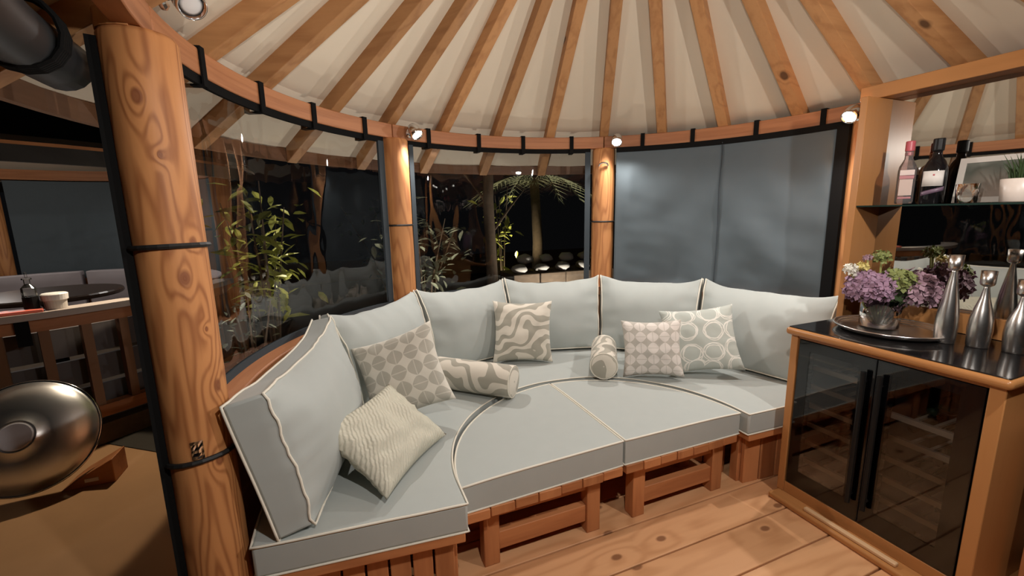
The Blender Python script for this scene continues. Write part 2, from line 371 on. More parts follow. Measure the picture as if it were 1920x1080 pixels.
rv = [(prof[0][0], -hw, prof[0][1]), (prof[0][0], hw, prof[0][1]), (prof[0][0], hw, prof[0][1]+.085), (prof[0][0], -hw, prof[0][1]+.085),
      (prof[1][0], -hw, prof[1][1]), (prof[1][0], hw, prof[1][1]), (prof[1][0], hw, prof[1][1]+.085), (prof[1][0], -hw, prof[1][1]+.085)]
rme = mesh('rafter', rv, [(0, 3, 2, 1), (4, 5, 6, 7), (0, 1, 5, 4), (3, 7, 6, 2), (0, 4, 7, 3), (1, 2, 6, 5)])
for k in range(24):
    o = obj('rafter', rme, M['rafter'], ce, bevel=.003); o.rotation_euler.z = R_(15*k + {10: 2.0, 3: -.2, 1: -1.0}.get(k, 0))
for k in range(6):
    obj('beam', arc_box('beam', 1.50, 1.56, 1.884, 1.966, 60*k+.1, 60*k+59.9, 20), M['beam'], ce, bevel=.004)
obj('fascia', arc_box('fascia', 1.86, 1.885, 1.735, 1.802, 0, 359.9, 96), M['fascia'], ce)
obj('hub', lathe('hub', [(.13, ZA-.16), (.13, ZA+.02)], 24), M['rafter'], ce)
# low wall and sill --------------------------------------------------
wl = obj('wall_back', arc_box('wall_back', 1.49, 1.52, 0, .80, 1, 179, 60), M['beam']); tag(wl, 'low curved timber wall behind the bench', kind='structure')
tr = obj('trim_1', arc_box('trim_1', 1.435, 1.535, .80, .866, 3.5, 178, 80), M['beam'], bevel=.006); tag(tr, 'curved timber sill rail under the plastic windows', kind='structure')
# posts ---------------------------------------------------------------
POSTS = {'A': Vector((-1.530, -.012, 0)), 'B': Vector((-.742, 1.338, 0)), 'C': Vector((.780, 1.345, 0)), 'D': Vector((1.545, .012, 0))}
def log(name, label, p, ztop, bands, kind=''):
    t = thing(name, label, 'post', p)
    n = 28; V, F = [], []
    zs = [0, .3, .6, .9, 1.2, 1.5, 1.7, ztop-.012, ztop]
    for i, z in enumerate(zs):
        for k in range(n):
            a = 2*PI*k/n; rad = .083*(1+.022*noise.noise((math.cos(a)*.9+p.x*3, math.sin(a)*.9+p.y*2, z*1.1)))
            if i == len(zs)-1: rad *= .93
            V.append((rad*math.cos(a), rad*math.sin(a), z))
    for i in range(len(zs)-1):
        for k in range(n): F.append((i*n+k, i*n+(k+1) % n, (i+1)*n+(k+1) % n, (i+1)*n+k))
    F.append(tuple((len(zs)-1)*n+k for k in range(n)))
    obj('log', mesh('log', V, F), M['posta'] if p.x < -1.2 else M['post'], t, smooth=True, world=False)
    for z, tilt in bands:
        pts = [(.0865*math.cos(2*PI*k/24), .0865*math.sin(2*PI*k/24), z+tilt*math.cos(2*PI*k/24+1.0)) for k in range(24)]
        o = obj('cord', tube('cord', pts, .006 if p.x > -1.2 else .0075, True), M['cord'], t, world=False)
    return t
tA = log('log_post', 'thick knotted log post standing nearest, left of the sofa', POSTS['A'], 1.882, [(1.351, .004), (.735, .012)])
tB = log('log_post', 'log post between the two clear plastic windows', POSTS['B'], 1.884, [(1.365, 0)])
tC = log('log_post', 'log post between the middle clear window and the slate blind', POSTS['C'], 1.884, [(1.353, 0)])
tD = log('log_post', 'log post at the bar end, beside the slate blind edge', POSTS['D'], 1.884, [])
# tenon of the near post, metal plate, hook
V, F = [], []
for i, z in enumerate((1.88, 1.925)):
    for k in range(13):
        a = R_(95)+PI*k/12; V.append((.082*math.cos(a)-.0, .082*math.sin(a), z))
F = [(k, k+1, 14+k, 13+k) for k in range(12)]+[(12, 0, 13, 25), tuple(range(12, -1, -1)), tuple(range(13, 26))]
obj('post_tenon', mesh('post_tenon', V, F), M['post'], tA, world=False)
dA = (CAM-POSTS['A']); aA = math.atan2(dA.y, dA.x)
def on_post(a, r, z): return Vector((r*math.cos(a), r*math.sin(a), z))
V = []; 
bm = bmesh.new(); bmesh.ops.create_grid(bm, x_segments=5, y_segments=6, size=1)
for v in bm.verts:
    s, q = v.co.x, v.co.y; a = aA-.12+s*.17; v.co = on_post(a, .0855+.004*noise.noise((s*2.5, q*2.5, 3)), .782+q*.026)
me = bpy.data.meshes.new('metal_plate'); bm.to_mesh(me); bm.free()
o = obj('metal_plate', me, M['chrome'], tA, world=False); o.modifiers.new('t', 'SOLIDIFY').thickness = .003
dC = CAM-POSTS['C']; aC = math.atan2(dC.y, dC.x)
pts = [on_post(aC+.35*math.cos(PI*k/10), .089+.012*math.sin(PI*k/10), 1.755+.022*math.sin(PI*k/10)) for k in range(11)]
obj('metal_hook', tube('metal_hook', pts, .006), M['chrome'], tC, world=False)
# dark webbing edge hanging behind the near post
pts = [on_post(aA-1.35, .088, z) for z in (.02, .5, 1.0, 1.5, 1.86)]
obj('webbing_edge', join('webbing_edge', [barvf(pts[i], pts[i+1], .03, .012, (math.cos(aA), math.sin(aA), 0)) for i in range(4)]), M['black'], tA, world=False)

# windows -------------------------------------------------------------
def strap_mesh():
    loop = [(1.491, 1.850), (1.569, 1.850), (1.569, 1.972), (1.491, 1.972)]
    loop2 = [(1.497, 1.856), (1.563, 1.856), (1.563, 1.966), (1.497, 1.966)]
    V, F = [], []
    for s in (-.014, .014):
        for r, z in loop+loop2: V.append((r, s, z))
    for k in range(4):
        j = (k+1) % 4
        F += [(k, j, 8+j, 8+k), (4+k, 12+k, 12+j, 4+j), (k, 4+k, 4+j, j), (8+k, 8+j, 12+j, 12+k)]
    return mesh('strap', V, F)
SME = strap_mesh()
def straps(parent, angs):
    for a in angs:
        o = obj('strap', SME, M['black'], parent); o.rotation_euler.z = R_(a)
def panel(name, r, a0, a1, z0, z1, fn, m, parent, nx=70, nz=44, thick=0):
    V, F = [], []
    for i in range(nx+1):
        for k in range(nz+1):
            s, q = i/nx, k/nz; a = a0+(a1-a0)*s; V.append(tuple(P(r+fn(s, q), a, z0+(z1-z0)*q)))
    for i in range(nx):
        for k in range(nz): b = i*(nz+1)+k; F.append((b, b+nz+1, b+nz+2, b+1))
    o = obj(name, mesh(name, V, F), m, parent, smooth=True)
    if thick: o.modifiers.new('t', 'SOLIDIFY').thickness = thick
    return o
def wavy(seed):
    def fn(s, q):
        e = min(s, 1-s, q*1.3, (1-q)*1.5); e = min(1, e*9)
        low = max(0, 1-q*3.2)
        return e*(.007*noise.noise((s*5+seed, q*1.6, seed))+.0014*noise.noise((s*20, q*6+seed, 3))+low*.003*noise.noise((s*24+seed, q*7, 9))+.0007*(1-q)*math.sin(s*34+seed+2*noise.noise((s*4, q*3, 1))))
    return fn
def window(name, label, a0, a1, z0, angs, seed):
    t = struct(name, label)
    panel('clear_pane', 1.512, a0, a1, z0, 1.868, wavy(seed), M['pvc'], t)
    lo, hi = min(a0, a1), max(a0, a1)
    obj('top_border', arc_box('top_border', 1.505, 1.519, 1.854, 1.883, lo, hi, 30), M['black'], t)
    obj('bottom_border', arc_box('bottom_border', 1.505, 1.519, .866, z0+.022, lo, hi, 30), M['border'], t)
    obj('side_border', arc_box('side_border', 1.504, 1.520, z0, 1.86, lo, lo+1.5, 4), M['border'], t)
    obj('side_border', arc_box('side_border', 1.504, 1.520, z0, 1.86, hi-1.2, hi, 4), M['border'], t)
    straps(t, angs)
    return t
window('window_1', 'clear plastic window panel between the near log post and the middle post', 176.8, 122.6, .872, (168.4, 154.2, 141.1, 127.7), 1.3)
window('window_2', 'clear plastic window panel in the middle, behind the zebra cushion', 115.6, 63.6, .872, (110.0, 95.6, 82.8, 69.0), 5.1)
bl = thing('fabric_blind', 'slate grey fabric blind closing the bay beside the bar', 'blind', P(1.48, 30, .87))
def billow(s, q):
    n1 = noise.noise((s*3.2, q*2.2, 7)); f = 0.0
    f -= .028*math.exp(-((s-.70+.55*(q-.35))**2)/.010)*math.exp(-((q-.33)**2)/.05)
    f += .020*math.exp(-((s-.40-.5*(q-.3))**2)/.008)*max(0, 1-q*1.4)
    ed = min(1, min(s, 1-s)*14, min(q, 1-q)*14)
    return ed*1.0*(.030*n1 + .014*noise.noise((s*9, q*4, 2)) + f*1.2 + .003*noise.noise((s*7+q*6, q*11, 4))*(1-q)*1.6 + .010*math.sin(q*17+3*s)*max(0, s-.5)*(1-q) - .02*q*(1-q)*4*.5)
panel('blind_cloth', 1.485, 56.6, 3.2, .868, 1.862, billow, M['slate'], bl, 80, 60, .003)
obj('top_border', arc_box('top_border', 1.478, 1.495, 1.848, 1.883, 3.2, 56.6, 30), M['black'], bl)
obj('side_border', arc_box('side_border', 1.466, 1.50, .868, 1.862, 2.9, 5.2, 4), M['black'], bl)
pts = [P(1.485+billow((56.6-a)/53.4, q/20)-.006, a, .868+.994*q/20) for q in range(21) for a in (29.6,)]
obj('seam', tube('seam', pts, .0035), M['border'], bl)
straps(bl, (49.65, 37.0, 22.3, 8.6))
# rolled up blind over the opening ------------------------------------
rb = thing('rolled_blind', 'rolled-up clear and slate blind hanging beside the near log post', 'blind', P(1.68, 190, 1.72))
pts = [P(1.69, 180.5+k*2.2, 1.80) for k in range(25)]
obj('roll', tube('roll', pts, .062, False, 20), mat('rolled_slate_cloth', (.022, .024, .026), .4), rb, smooth=True)
for a in (186.5, 199, 212, 225):
    loop = [(P(1.69, a, 1.80) + P(1, a, 0)*.075*math.cos(2*PI*k/16) + Vector((0, 0, .075*math.sin(2*PI*k/16)+.012))) for k in range(16)]
    obj('strap', join('strap', [tubevf([p + Vector((-math.sin(R_(a)), math.cos(R_(a)), 0))*d for p in loop], .006, True) for d in (-.018, -.009, 0, .009, .018)]), M['black'], rb)
obj('inner_roll', tube('inner_roll', [P(1.66, 194+k*2.2, 1.835) for k in range(19)], .048, False, 16), mat('rolled_clear_plastic', (.30, .26, .23), .2), rb, smooth=True)

# spot lamps ------------------------------------------------------------
def align(d, loc):
    q = Vector(d).to_track_quat('-Z', 'Y'); return Matrix.Translation(loc) @ q.to_matrix().to_4x4()
def spot(label, a, z, aim, power, lit=True, ctr=(0, 0), cone=165, rr=1.498, col=LAMP_COL, spread=.02, out=False, blend=.6):
    c = Vector((ctr[0], ctr[1], 0)); base = P(rr, a, z)+c
    t = thing('spot_lamp', label, 'lamp', base, group=None)
    rad = P(1, a); inw = rad if out else -rad
    Mt = align(inw, (0, 0, 0))
    obj('mount', mesh('mount', *xf(lathevf([(.028, 0), (.028, -.010), (.020, -.016)], 20), Mt)), M['chrome'], t, smooth=False, world=False)
    head = inw*.062+Vector((0, 0, .004)); d = (Vector(aim)-(base+head)).normalized()
    obj('arm', tube('arm', [inw*.01, inw*.04+Vector((0, 0, .01)), head], .006), M['chrome'], t, world=False)
    Mh = align(d, head)
    obj('lamp_body', mesh('lamp_body', *xf(lathevf([(.006, .052), (.024, .046), (.034, .024), (.037, 0), (.037, -.034), (.032, -.034), (.032, -.022)], 24), Mh)), M['chrome'], t, smooth=True, world=False)
    obj('lens', mesh('lens', *xf(lathevf([(.0315, -.024), (.020, -.028), (.002, -.029)], 20), Mh)), M['lens'] if lit else M['lensoff'], t, smooth=True, world=False)
    if lit:
        ld = bpy.data.lights.new('lamp_light', 'SPOT'); ld.energy = power; ld.color = col; ld.spot_size = R_(cone); ld.spot_blend = blend; ld.shadow_soft_size = spread
        lo = bpy.data.objects.new('lamp_light', ld); COL.objects.link(lo); lo.parent = t; lo.matrix_local = align(d, head+d*.042)
    return t
spot('lit chrome spot lamp above the post between the two clear windows', 115.4, 1.925, (.1, .1, .35), PW*.85)
spot('lit chrome spot lamp above the post beside the slate blind', 56.6, 1.925, (-.25, -.1, .35), PW*.85)
spot('lit chrome spot lamp over the bar end of the slate blind', 1.2, 1.895, (-.3, -.1, .5), PW, rr=1.46)
spot('unlit chrome spot lamp above the near log post', 177.0, 2.015, (-.95, -.55, 1.3), PW, lit=False)
spot('lit spot lamp on the beam behind the bar', 297, 1.925, (-.1, .4, .8), PW*1.2)
spot('lit spot lamp on the beam above the doorway', 237, 1.925, (.1, .5, .8), PW*1.2)
# ================================================================== SOFA
def rin(a):
    a = max(0, min(180, a))
    if a >= 90: return .712+(.757-.712)*((a-90)/90)
    return .700+.012*(a/90)
def bench_pt(a, v, r1=1.425, pad=0.0):
    """point of the horseshoe seat: a angle (past 180 or below 0 runs straight on), v 0 inner .. 1 outer"""
    r = rin(a)+pad+(r1-rin(a)-pad)*v
    if a > 180:
        k = (a-180)/6.0; return Vector((-r, -k*(.155-.065*v), 0))
    if a < 0:
        k = -a/6.0; return Vector((r, -k*(.075+.03*v), 0))
    return P(r, a)
SEAT0, SEAT1 = .322, .430
bn = thing('curved_bench', 'horseshoe timber bench carrying the sage seat cushions', 'bench')
def deckf(u, v, w_): p = bench_pt(186-192*u, v, 1.425, .012); p.z = .282+(.320-.282)*w_; return p
obj('seat_deck', lattice('seat_deck', 60, 4, 1, deckf), M['benchx'], bn, bevel=.004)
# vertical boards: left end, inner curve, right end
def vboard(p, q, th=.022, z1=.281):
    p, q = Vector(p), Vector(q); d = q-p; n = Vector((d.y, -d.x, 0)).normalized()*th
    pts = [p, q, q-n, p-n]
    V = [(x.x, x.y, 0) for x in pts]+[(x.x, x.y, z1) for x in pts]
    return mesh('board', V, [(0, 3, 2, 1), (4, 5, 6, 7), (0, 1, 5, 4), (1, 2, 6, 5), (2, 3, 7, 6), (3, 0, 4, 7)])
L0, L1 = Vector((-1.41, -.055, 0)), Vector((-.80, -.115, 0))
nb = 8
for k in range(nb):
    obj('board', vboard(L0.lerp(L1, (k+.05)/nb), L0.lerp(L1, (k+.95)/nb)), M['bench'], bn, bevel=.003)
for k in range(20):
    a0, a1 = 178-k*9, 178-(k+.93)*9
    if a1 < 0: break
    obj('board', vboard(P(rin(a0)+.05, a0), P(rin(a1)+.05, a1)), M['bench'], bn, bevel=.003)
L0, L1 = Vector((.765, -.012, 0)), Vector((1.40, -.075, 0))
for k in range(6):
    obj('board', vboard(L0.lerp(L1, (k+.03)/6), L0.lerp(L1, (k+.97)/6)), M['bench'], bn, bevel=.003)
obj('corner_post', box('corner_post', .752, .80, .012, .06, 0, .281), M['bench'], bn, bevel=.004)
obj('corner_post', box('corner_post', -.835, -.785, -.085, -.04, 0, .281), M['bench'], bn, bevel=.004)
def piping(fn, parent, n=20, rad=.0042, offs=0):
    for w_ in (0, 1):
        obj('piping', tube('piping', [fn(u, v, w_) for u, v in loop01(n)], rad, True, 6), M['piping'], parent, smooth=True)
SC = [(186, 121.0, 'sage seat cushion on the left arm of the bench, nearest the log post'), (120.6, 60.4, 'sage seat cushion along the middle of the curved bench'), (60.0, -6, 'sage seat cushion on the right arm of the bench, beside the bar')]
for a0, a1, lab in SC:
    def f(u, v, w_, a0=a0, a1=a1):
        p = bench_pt(a0+(a1-a0)*u, v); crown = .010*(1-(2*u-1)**6)*(1-(2*v-1)**6)*w_
        p.z = SEAT0+(SEAT1-SEAT0)*w_+crown+.002*w_*noise.noise((p.x*6, p.y*6, 1)); return p
    t = thing('seat_cushion', lab, 'cushion', bench_pt((a0+a1)/2, .5)+Vector((0, 0, SEAT0)), 'bench seat cushions')
    obj('cushion_body', lattice('cushion_body', 40, 18, 2, f), M['sage'], t, bevel=.010, seg=3)
    piping(f, t, 30)
# pull-out stools -------------------------------------------------------
CX, CY = -.016, -.042
def stool(label, clabel, sgn, rx, ry):
    def plan(u, v, pad=0):
        return Vector((CX+sgn*(.006+(rx-pad)*u*math.sqrt(1-v*v/2)), CY+(ry-pad)*v*math.sqrt(1-u*u/2) - (.022*u if sgn < 0 else .004*u), 0))
    t = thing('pull_out_stool', label, 'stool', (CX+sgn*rx*.45, .25, 0), 'pull-out stools')
    # slatted deck: slats run front to back
    n = 7
    for k in range(n):
        u0, u1 = (k+.02)/n, (k+.98)/n
        x0, x1 = CX+sgn*(.008+(rx-.01)*u0), CX+sgn*(.008+(rx-.01)*u1)
        dep = (ry-.03)*math.sqrt(max(.02, 1-max(u0, u1)**2)); yy = CY-.012-(.022*u0 if sgn < 0 else 0) + random.uniform(0, .008)
        obj('slat', box('slat', min(x0, x1), max(x0, x1), yy, CY+dep, .278, .319), M['bench'] if k % 2 else M['benchx'], t, bevel=.004)
    la, lb = (-.655, -.105) if sgn < 0 else (.075, .632)
    wd = .068
    y0 = .002
    for x in (la, lb-wd):
        obj('leg', box('leg', x, x+wd, y0, y0+.06, 0, .277), M['bench'], t, bevel=.004)
    obj('apron', box('apron', la+wd, lb-wd, y0+.012, y0+.045, .208, .277), M['benchx'], t, bevel=.003)
    obj('stretcher', box('stretcher', la+wd, lb-wd, y0+.010, y0+.048, .055, .135), M['benchx'], t, bevel=.003)
    xr = (la+.30, lb-.30) if sgn < 0 else (la+.1, lb-.3)
    xb = lb-wd if sgn < 0 else la
    obj('leg', box('leg', xb, xb+wd, .48, .54, 0, .277), M['bench'], t, bevel=.004)
    obj('side_rail', box('side_rail', xb+.015, xb+.05, y0+.06, .48, .208, .277), M['bench'], t, bevel=.003)
    xo = la if sgn < 0 else lb-wd
    obj('side_rail', box('side_rail', xo+.015, xo+.05, y0+.06, .22, .208, .277), M['bench'], t, bevel=.003)
    obj('leg', box('leg', xo, xo+wd, .22, .28, 0, .277), M['bench'], t, bevel=.004)
    def f(u, v, w_):
        p = plan(u, v); crown = .008*(1-u**6)*(1-v**6)*w_
        p.z = SEAT0+(SEAT1-SEAT0)*w_+crown; return p
    c = thing('stool_cushion', clabel, 'cushion', (CX+sgn*rx*.45, .25, SEAT0), 'quarter-round stool cushions')
    obj('cushion_body', lattice('cushion_body', 24, 24, 2, f), M['sage'], c, bevel=.010, seg=3, angle=50)
    piping(f, c, 26)
stool('slatted timber stool pushed in on the left, nearest the end of the bench', 'quarter-round sage cushion on the left stool, before the long bolster', -1, .735, .712)
stool('slatted timber stool pushed in on the right, beside the wine cooler', 'quarter-round sage cushion on the right stool, next to the wine cooler', 1, .682, .708)

# back cushions -----------------------------------------------------------
def back_cushion(label, aL, aR, rb=1.252, h=.50, t=.13, lean=13, bulge=.062, seed=0, ear=(.02, .02), dz=0, topr=1.0, wk=0.0):
    a = (aL+aR)/2; ha = R_(abs(aL-aR)/2)
    Mx = Matrix.Translation(P(rb, a, SEAT1+.013+dz)) @ Matrix.Rotation(R_(a-90), 4, 'Z') @ Matrix.Rotation(R_(-lean), 4, 'X')
    # local: X to the right seen from inside, Y outward, Z up
    sl, cl = math.sin(R_(lean)), math.cos(R_(lean))
    def f(u, v, w_):
        s, q = 2*u-1, w_; e = (1-abs(s)**3.2)*(1-abs(2*q-1)**3.0)
        yb = (v-.5)*t
        yb *= 1-.72*max(0, q-.55)**2/.2025*topr
        yy = yb + (bulge*e*(-(1-v))+.022*e*v)
        hwid = (rb+yb*cl+q*h*sl)*math.tan(ha)*.985
        x = s*hwid*(1-.030*(1-abs(2*q-1)**2.0)*0 - .018*math.sin(PI*q))
        es = ear[0] if s < 0 else ear[1]
        z = q*h + q**3*(es*abs(s)**4 - .014*(1-s*s) + .010*noise.noise((s*3.3+seed, 2, seed))) + (1-q)*.004*(1-s*s)
        wr = wk*.005*noise.noise((s*2.2+seed, q*9, 2.5+seed))*max(0, .2-s) + .006*noise.noise((s*2.6+seed, q*2.2, seed*1.7)) + .016*max(0, abs(s)-.5)*noise.noise((s*2+seed, q*8, seed)) + .012*max(0, q-.55)*noise.noise((s*7+seed, q*3, 5+seed))
        return Mx @ Vector((x, yy - wr*(1-v)*2, z))
    c = thing('back_cushion', label, 'cushion', P(rb, a, SEAT1+dz), 'sofa back cushions')
    obj('cushion_body', lattice('cushion_body', 26, 3, 26, f), M['sage'], c, smooth=True, bevel=.010, seg=2, angle=42)
    for v in (0, 1):
        if topr < .5: obj('piping', tube('piping', [f(u, v, w_) for u, w_ in loop01(20)], .0045, True, 6), M['piping'], c, smooth=True)
        else: obj('piping', tube('piping', [f(0, v, 1-k/20) for k in range(20)]+[f(k/20, v, 0) for k in range(20)]+[f(1, v, k/20) for k in range(21)], .0042, False, 6), M['piping'], c, smooth=True)
BC = [(184.2, 148.8, 'sage back cushion standing against the near log post'), (148.4, 119.4, 'sage back cushion behind the grey petal pillow'), (119.0, 91.2, 'sage back cushion left of the zebra pillow, under the middle window'),
      (90.8, 61.2, 'sage back cushion behind the zebra pillow'), (60.8, 31.6, 'sage back cushion behind the pale petal pillow'), (31.2, -1.2, 'sage back cushion at the bar end, behind the ring pillow')]
for i, (a, b, lab) in enumerate(BC):
    back_cushion(lab, a, b, seed=i*3.1+1, ear=(.030, .028) if i else (.0, .045), h=.50 if i else .475, rb=1.252 if i else 1.238, t=.13 if i else .105, topr=1.0 if i else .15, bulge=.062 if i else .095, lean=13 if i else 12, wk=0 if i else .55)

# throw pillows -------------------------------------------------------------
def pillow(label, m, wd, ht, th, base, ang, lean, roll=0, seed=0, group='throw pillows', wr=.004):
    Mx = Matrix.Translation(Vector(base)) @ Matrix.Rotation(R_(ang), 4, 'Z') @ Matrix.Rotation(R_(-lean), 4, 'X') @ Matrix.Translation((0, 0, ht/2)) @ Matrix.Rotation(R_(-roll), 4, 'Y')
    def f(u, v, w_):
        s, q = 2*u-1, 2*w_-1
        x = wd/2*s*(1-.10*(1-q*q)*abs(s)); z = ht/2*q*(1-.10*(1-s*s)*abs(q))
        e = max(0, (1-s*s)*(1-q*q))**.42
        yy = (2*v-1)*(.004+th/2*e) + wr*e*noise.noise((s*3+seed, q*3, v+seed))*2
        yy += (2*v-1)*.006*max(0, abs(s)+abs(q)-.9)*noise.noise((s*6+seed, q*6, seed*2))
        if abs(s) > .5: yy += wr*1.5*(1-abs(q))*noise.noise((q*9, s+seed, seed))*(2*v-1)
        return Vector((x, yy, z))
    me = lattice('throw_pillow', 28, 1, 28, f)
    bmx = bmesh.new(); bmx.from_mesh(me); lowest = min((Mx @ v.co).z for v in bmx.verts); bmx.free()
    o = obj('throw_pillow', me, m, None, smooth=True); Mx = Matrix.Translation((0, 0, base[2]-lowest+.001)) @ Mx; o.matrix_world = Mx
    return tag(o, label, 'pillow', group)
SZ = SEAT1+.012
pillow('grey and cream petal-print square pillow behind the plain cream pillow', M['petal'], .40, .40, .15, (-.895, .47, SZ), -20, 24, 19, 1)
pillow('plain cream textured pillow propped slanting on the left seat cushion', M['cream'],   .47, .35, .13, (-.868, .122, SZ), 53, 54, -2, 4, wr=.010)
pillow('zebra-print square pillow leaning on the middle back cushions', M['zebra'], .40, .41, .145, (-.03, 1.02, SZ), -17, 16, -2, 2)
pillow('pale petal-print square pillow beside the upright bolster', M['petal2'],   .35, .34, .14, (.555, .465, SZ), -34, 18, 3, 6)
pillow('ring-print square pillow behind the pale petal pillow', M['ring'],   .43, .40, .14, (.835, .365, SZ), -36, 26, 8, 9)
def bolster(label, ln, rad, mid, ang, seed=0, tilt=0):
    def uvf(i, n, x): return (x*2.2, i/n*1.3)
    V, F, U = [], [], []; n = 28
    st = [(-ln/2, .15), (-ln/2, .86), (-ln/2+.006, .95), (-ln/2+.016, 1.0)]+[(-ln/2+.016+(ln-.032)*k/12, 1.0) for k in range(1, 12)]+[(ln/2-.016, 1.0), (ln/2-.006, .95), (ln/2, .86), (ln/2, .15)]
    for x, q in st:
        for k in range(n+1):
            a = 2*PI*k/n; rr_ = rad*q*(1+.012*noise.noise((x*9+seed, math.cos(a), math.sin(a))))
            V.append((x, rr_*math.cos(a), rr_*math.sin(a)))
            U.append((x*2.2+seed, a/(2*PI)*1.25) if q > .9 else (.16*rr_*math.cos(a)/rad+seed+x, .16*rr_*math.sin(a)/rad))
    m_ = len(st)
    for i in range(m_-1):
        for k in range(n): F.append((i*(n+1)+k, (i+1)*(n+1)+k, (i+1)*(n+1)+k+1, i*(n+1)+k+1))
    for i0, rv in ((0, False), ((m_-1)*(n+1), True)):
        c = len(V); V.append((st[0][0] if not rv else st[-1][0], 0, 0)); U.append((seed, 0))
        for k in range(n): F.append((c, i0+k, i0+k+1) if not rv else (c, i0+k+1, i0+k))
    t = thing('bolster_pillow', label, 'bolster', (mid[0], mid[1], mid[2]), 'zebra bolsters', R_(ang))
    obj('bolster_body', mesh('bolster_body', V, F, U), M['zebra'], t, smooth=True, world=False)
    for s in (-1, 1):
        obj('end_seam', tube('end_seam', [(s*(ln/2-.006), rad*.965*math.cos(2*PI*k/24), rad*.965*math.sin(2*PI*k/24)) for k in range(24)], .003, True, 5), M['piping'], t, world=False)
bolster('long zebra-print bolster lying across the left of the seat', .52, .088, (-.475, .74, SZ+.088), -43, .3)
bolster('zebra-print bolster lying end-on beside the pale petal pillow', .40, .082, (.40, .735, SZ+.082), 56, 1.7)
# ================================================================== BAR
cb = thing('bar_cabinet', 'orange timber bar cabinet holding the wine cooler', 'cabinet', (1.1, -.49, 0))
obj('side_panel', box('side_panel', .862, 1.385, -.165, -.132, .03, .836), M['cab'], cb, bevel=.003)
obj('side_panel', box('side_panel', .862, 1.385, -.848, -.806, .03, .836), M['cab'], cb, bevel=.003)
obj('bottom_rail', box('bottom_rail', .866, .90, -.806, -.165, .03, .085), M['cabx'], cb, bevel=.002)
obj('top_rail', box('top_rail', .868, .90, -.806, -.165, .822, .836), M['cabx'], cb)
obj('base_board', box('base_board', .795, 1.385, -.885, -.135, 0, .030), M['cabx'], cb, bevel=.010, seg=3)
obj('back_panel', box('back_panel', 1.365, 1.385, -.806, -.165, .03, .836), M['cab'], cb)
obj('vent_strip', box('vent_strip', .812, .836, -.66, -.30, .0302, .046), mat('pale_strip_wood', (.62, .40, .22), .4), cb, bevel=.004)
wt = thing('bar_worktop', 'black worktop with rounded orange timber edge on the bar', 'worktop', (1.1, -.49, .837))
obj('timber_edge', box('timber_edge', .835, 1.40, -.865, -.118, .837, .871), M['cabx'], wt, bevel=.014, seg=4)
obj('black_top', box('black_top', .848, 1.395, -.855, -.128, .8711, .876), M['granite'], wt, bevel=.002)
# wine cooler -------------------------------------------------------------
wc = thing('wine_cooler', 'black two-door wine cooler built into the bar', 'wine cooler', (1.1, -.49, .09))
bp_ = [boxvf(.91, 1.35, -.185, -.170, .09, .815), boxvf(.91, 1.35, -.800, -.785, .09, .815), boxvf(.91, 1.35, -.785, -.185, .09, .105), boxvf(.91, 1.35, -.785, -.185, .80, .815), boxvf(1.335, 1.35, -.785, -.185, .105, .80), boxvf(.91, 1.335, -.492, -.482, .105, .80)]
obj('cooler_body', join('cooler_body', bp_), M['coolin'], wc)
for s, (ya, yb) in enumerate(((-.484, -.171), (-.799, -.488))):
    d = obj('door', join('door', [boxvf(.868, .905, ya, ya+.060, .088, .818), boxvf(.868, .905, yb-.048, yb, .088, .818), boxvf(.868, .905, ya+.060, yb-.048, .088, .165), boxvf(.868, .905, ya+.060, yb-.048, .772, .818)]), M['blackglass'], wc)
    obj('glass_pane', box('glass_pane', .8665, .872, ya+.002, yb-.002, .090, .816), M['coolglass'], d)
    yh = ya+.030 if s == 0 else yb-.024
    obj('door_handle', join('door_handle', [tubevf([(.845, yh, .17), (.845, yh, .76)], .010, False, 10), tubevf([(.845, yh, .21), (.868, yh, .21)], .007), tubevf([(.845, yh, .72), (.868, yh, .72)], .007)]), M['blackmetal'], d, smooth=False)
    for k in range(6):
        z = .205+k*.094
        if s == 1 and k == 5: continue
        obj('wine_shelf', join('wine_shelf', [boxvf(.915, .932, ya+.050, yb-.040, z, z+.022)]+[boxvf(.932, 1.30, yy, yy+.012, z+.002, z+.012) for yy in (ya+.08, ya+.14, ya+.20)]), M['shelfwood'], wc)
    
for k, (yy, z) in enumerate(((-.26, .325), (-.36, .42), (-.60, .325), (-.67, .42), (-.58, .515), (-.70, .230), (-.30, .232), (-.63, .610))):
    b_ = obj('wine_bottle', mesh('wine_bottle', *xf(lathevf([(.036, 0), (.037, .19), (.030, .215), (.0145, .24), (.0145, .29), (.016, .295), (.016, .30)], 16), Matrix.Translation((1.27, yy, z+.028)) @ Matrix.Rotation(-PI/2, 4, 'Y'))), mat('bottle_dark_glass', (.02, .03, .015), .12) if k == 0 else bpy.data.materials['bottle_dark_glass'], None, smooth=True)
    tag(b_, 'dark wine bottle on the %s rack from the bottom behind the %s cooler door' % ({0: 'lowest', 1: 'second', 2: 'third', 3: 'fourth', 4: 'fifth'}[round((z-.23)/.0945)], 'left' if yy > -.48 else 'right'), 'bottle', 'bottles in the wine cooler')
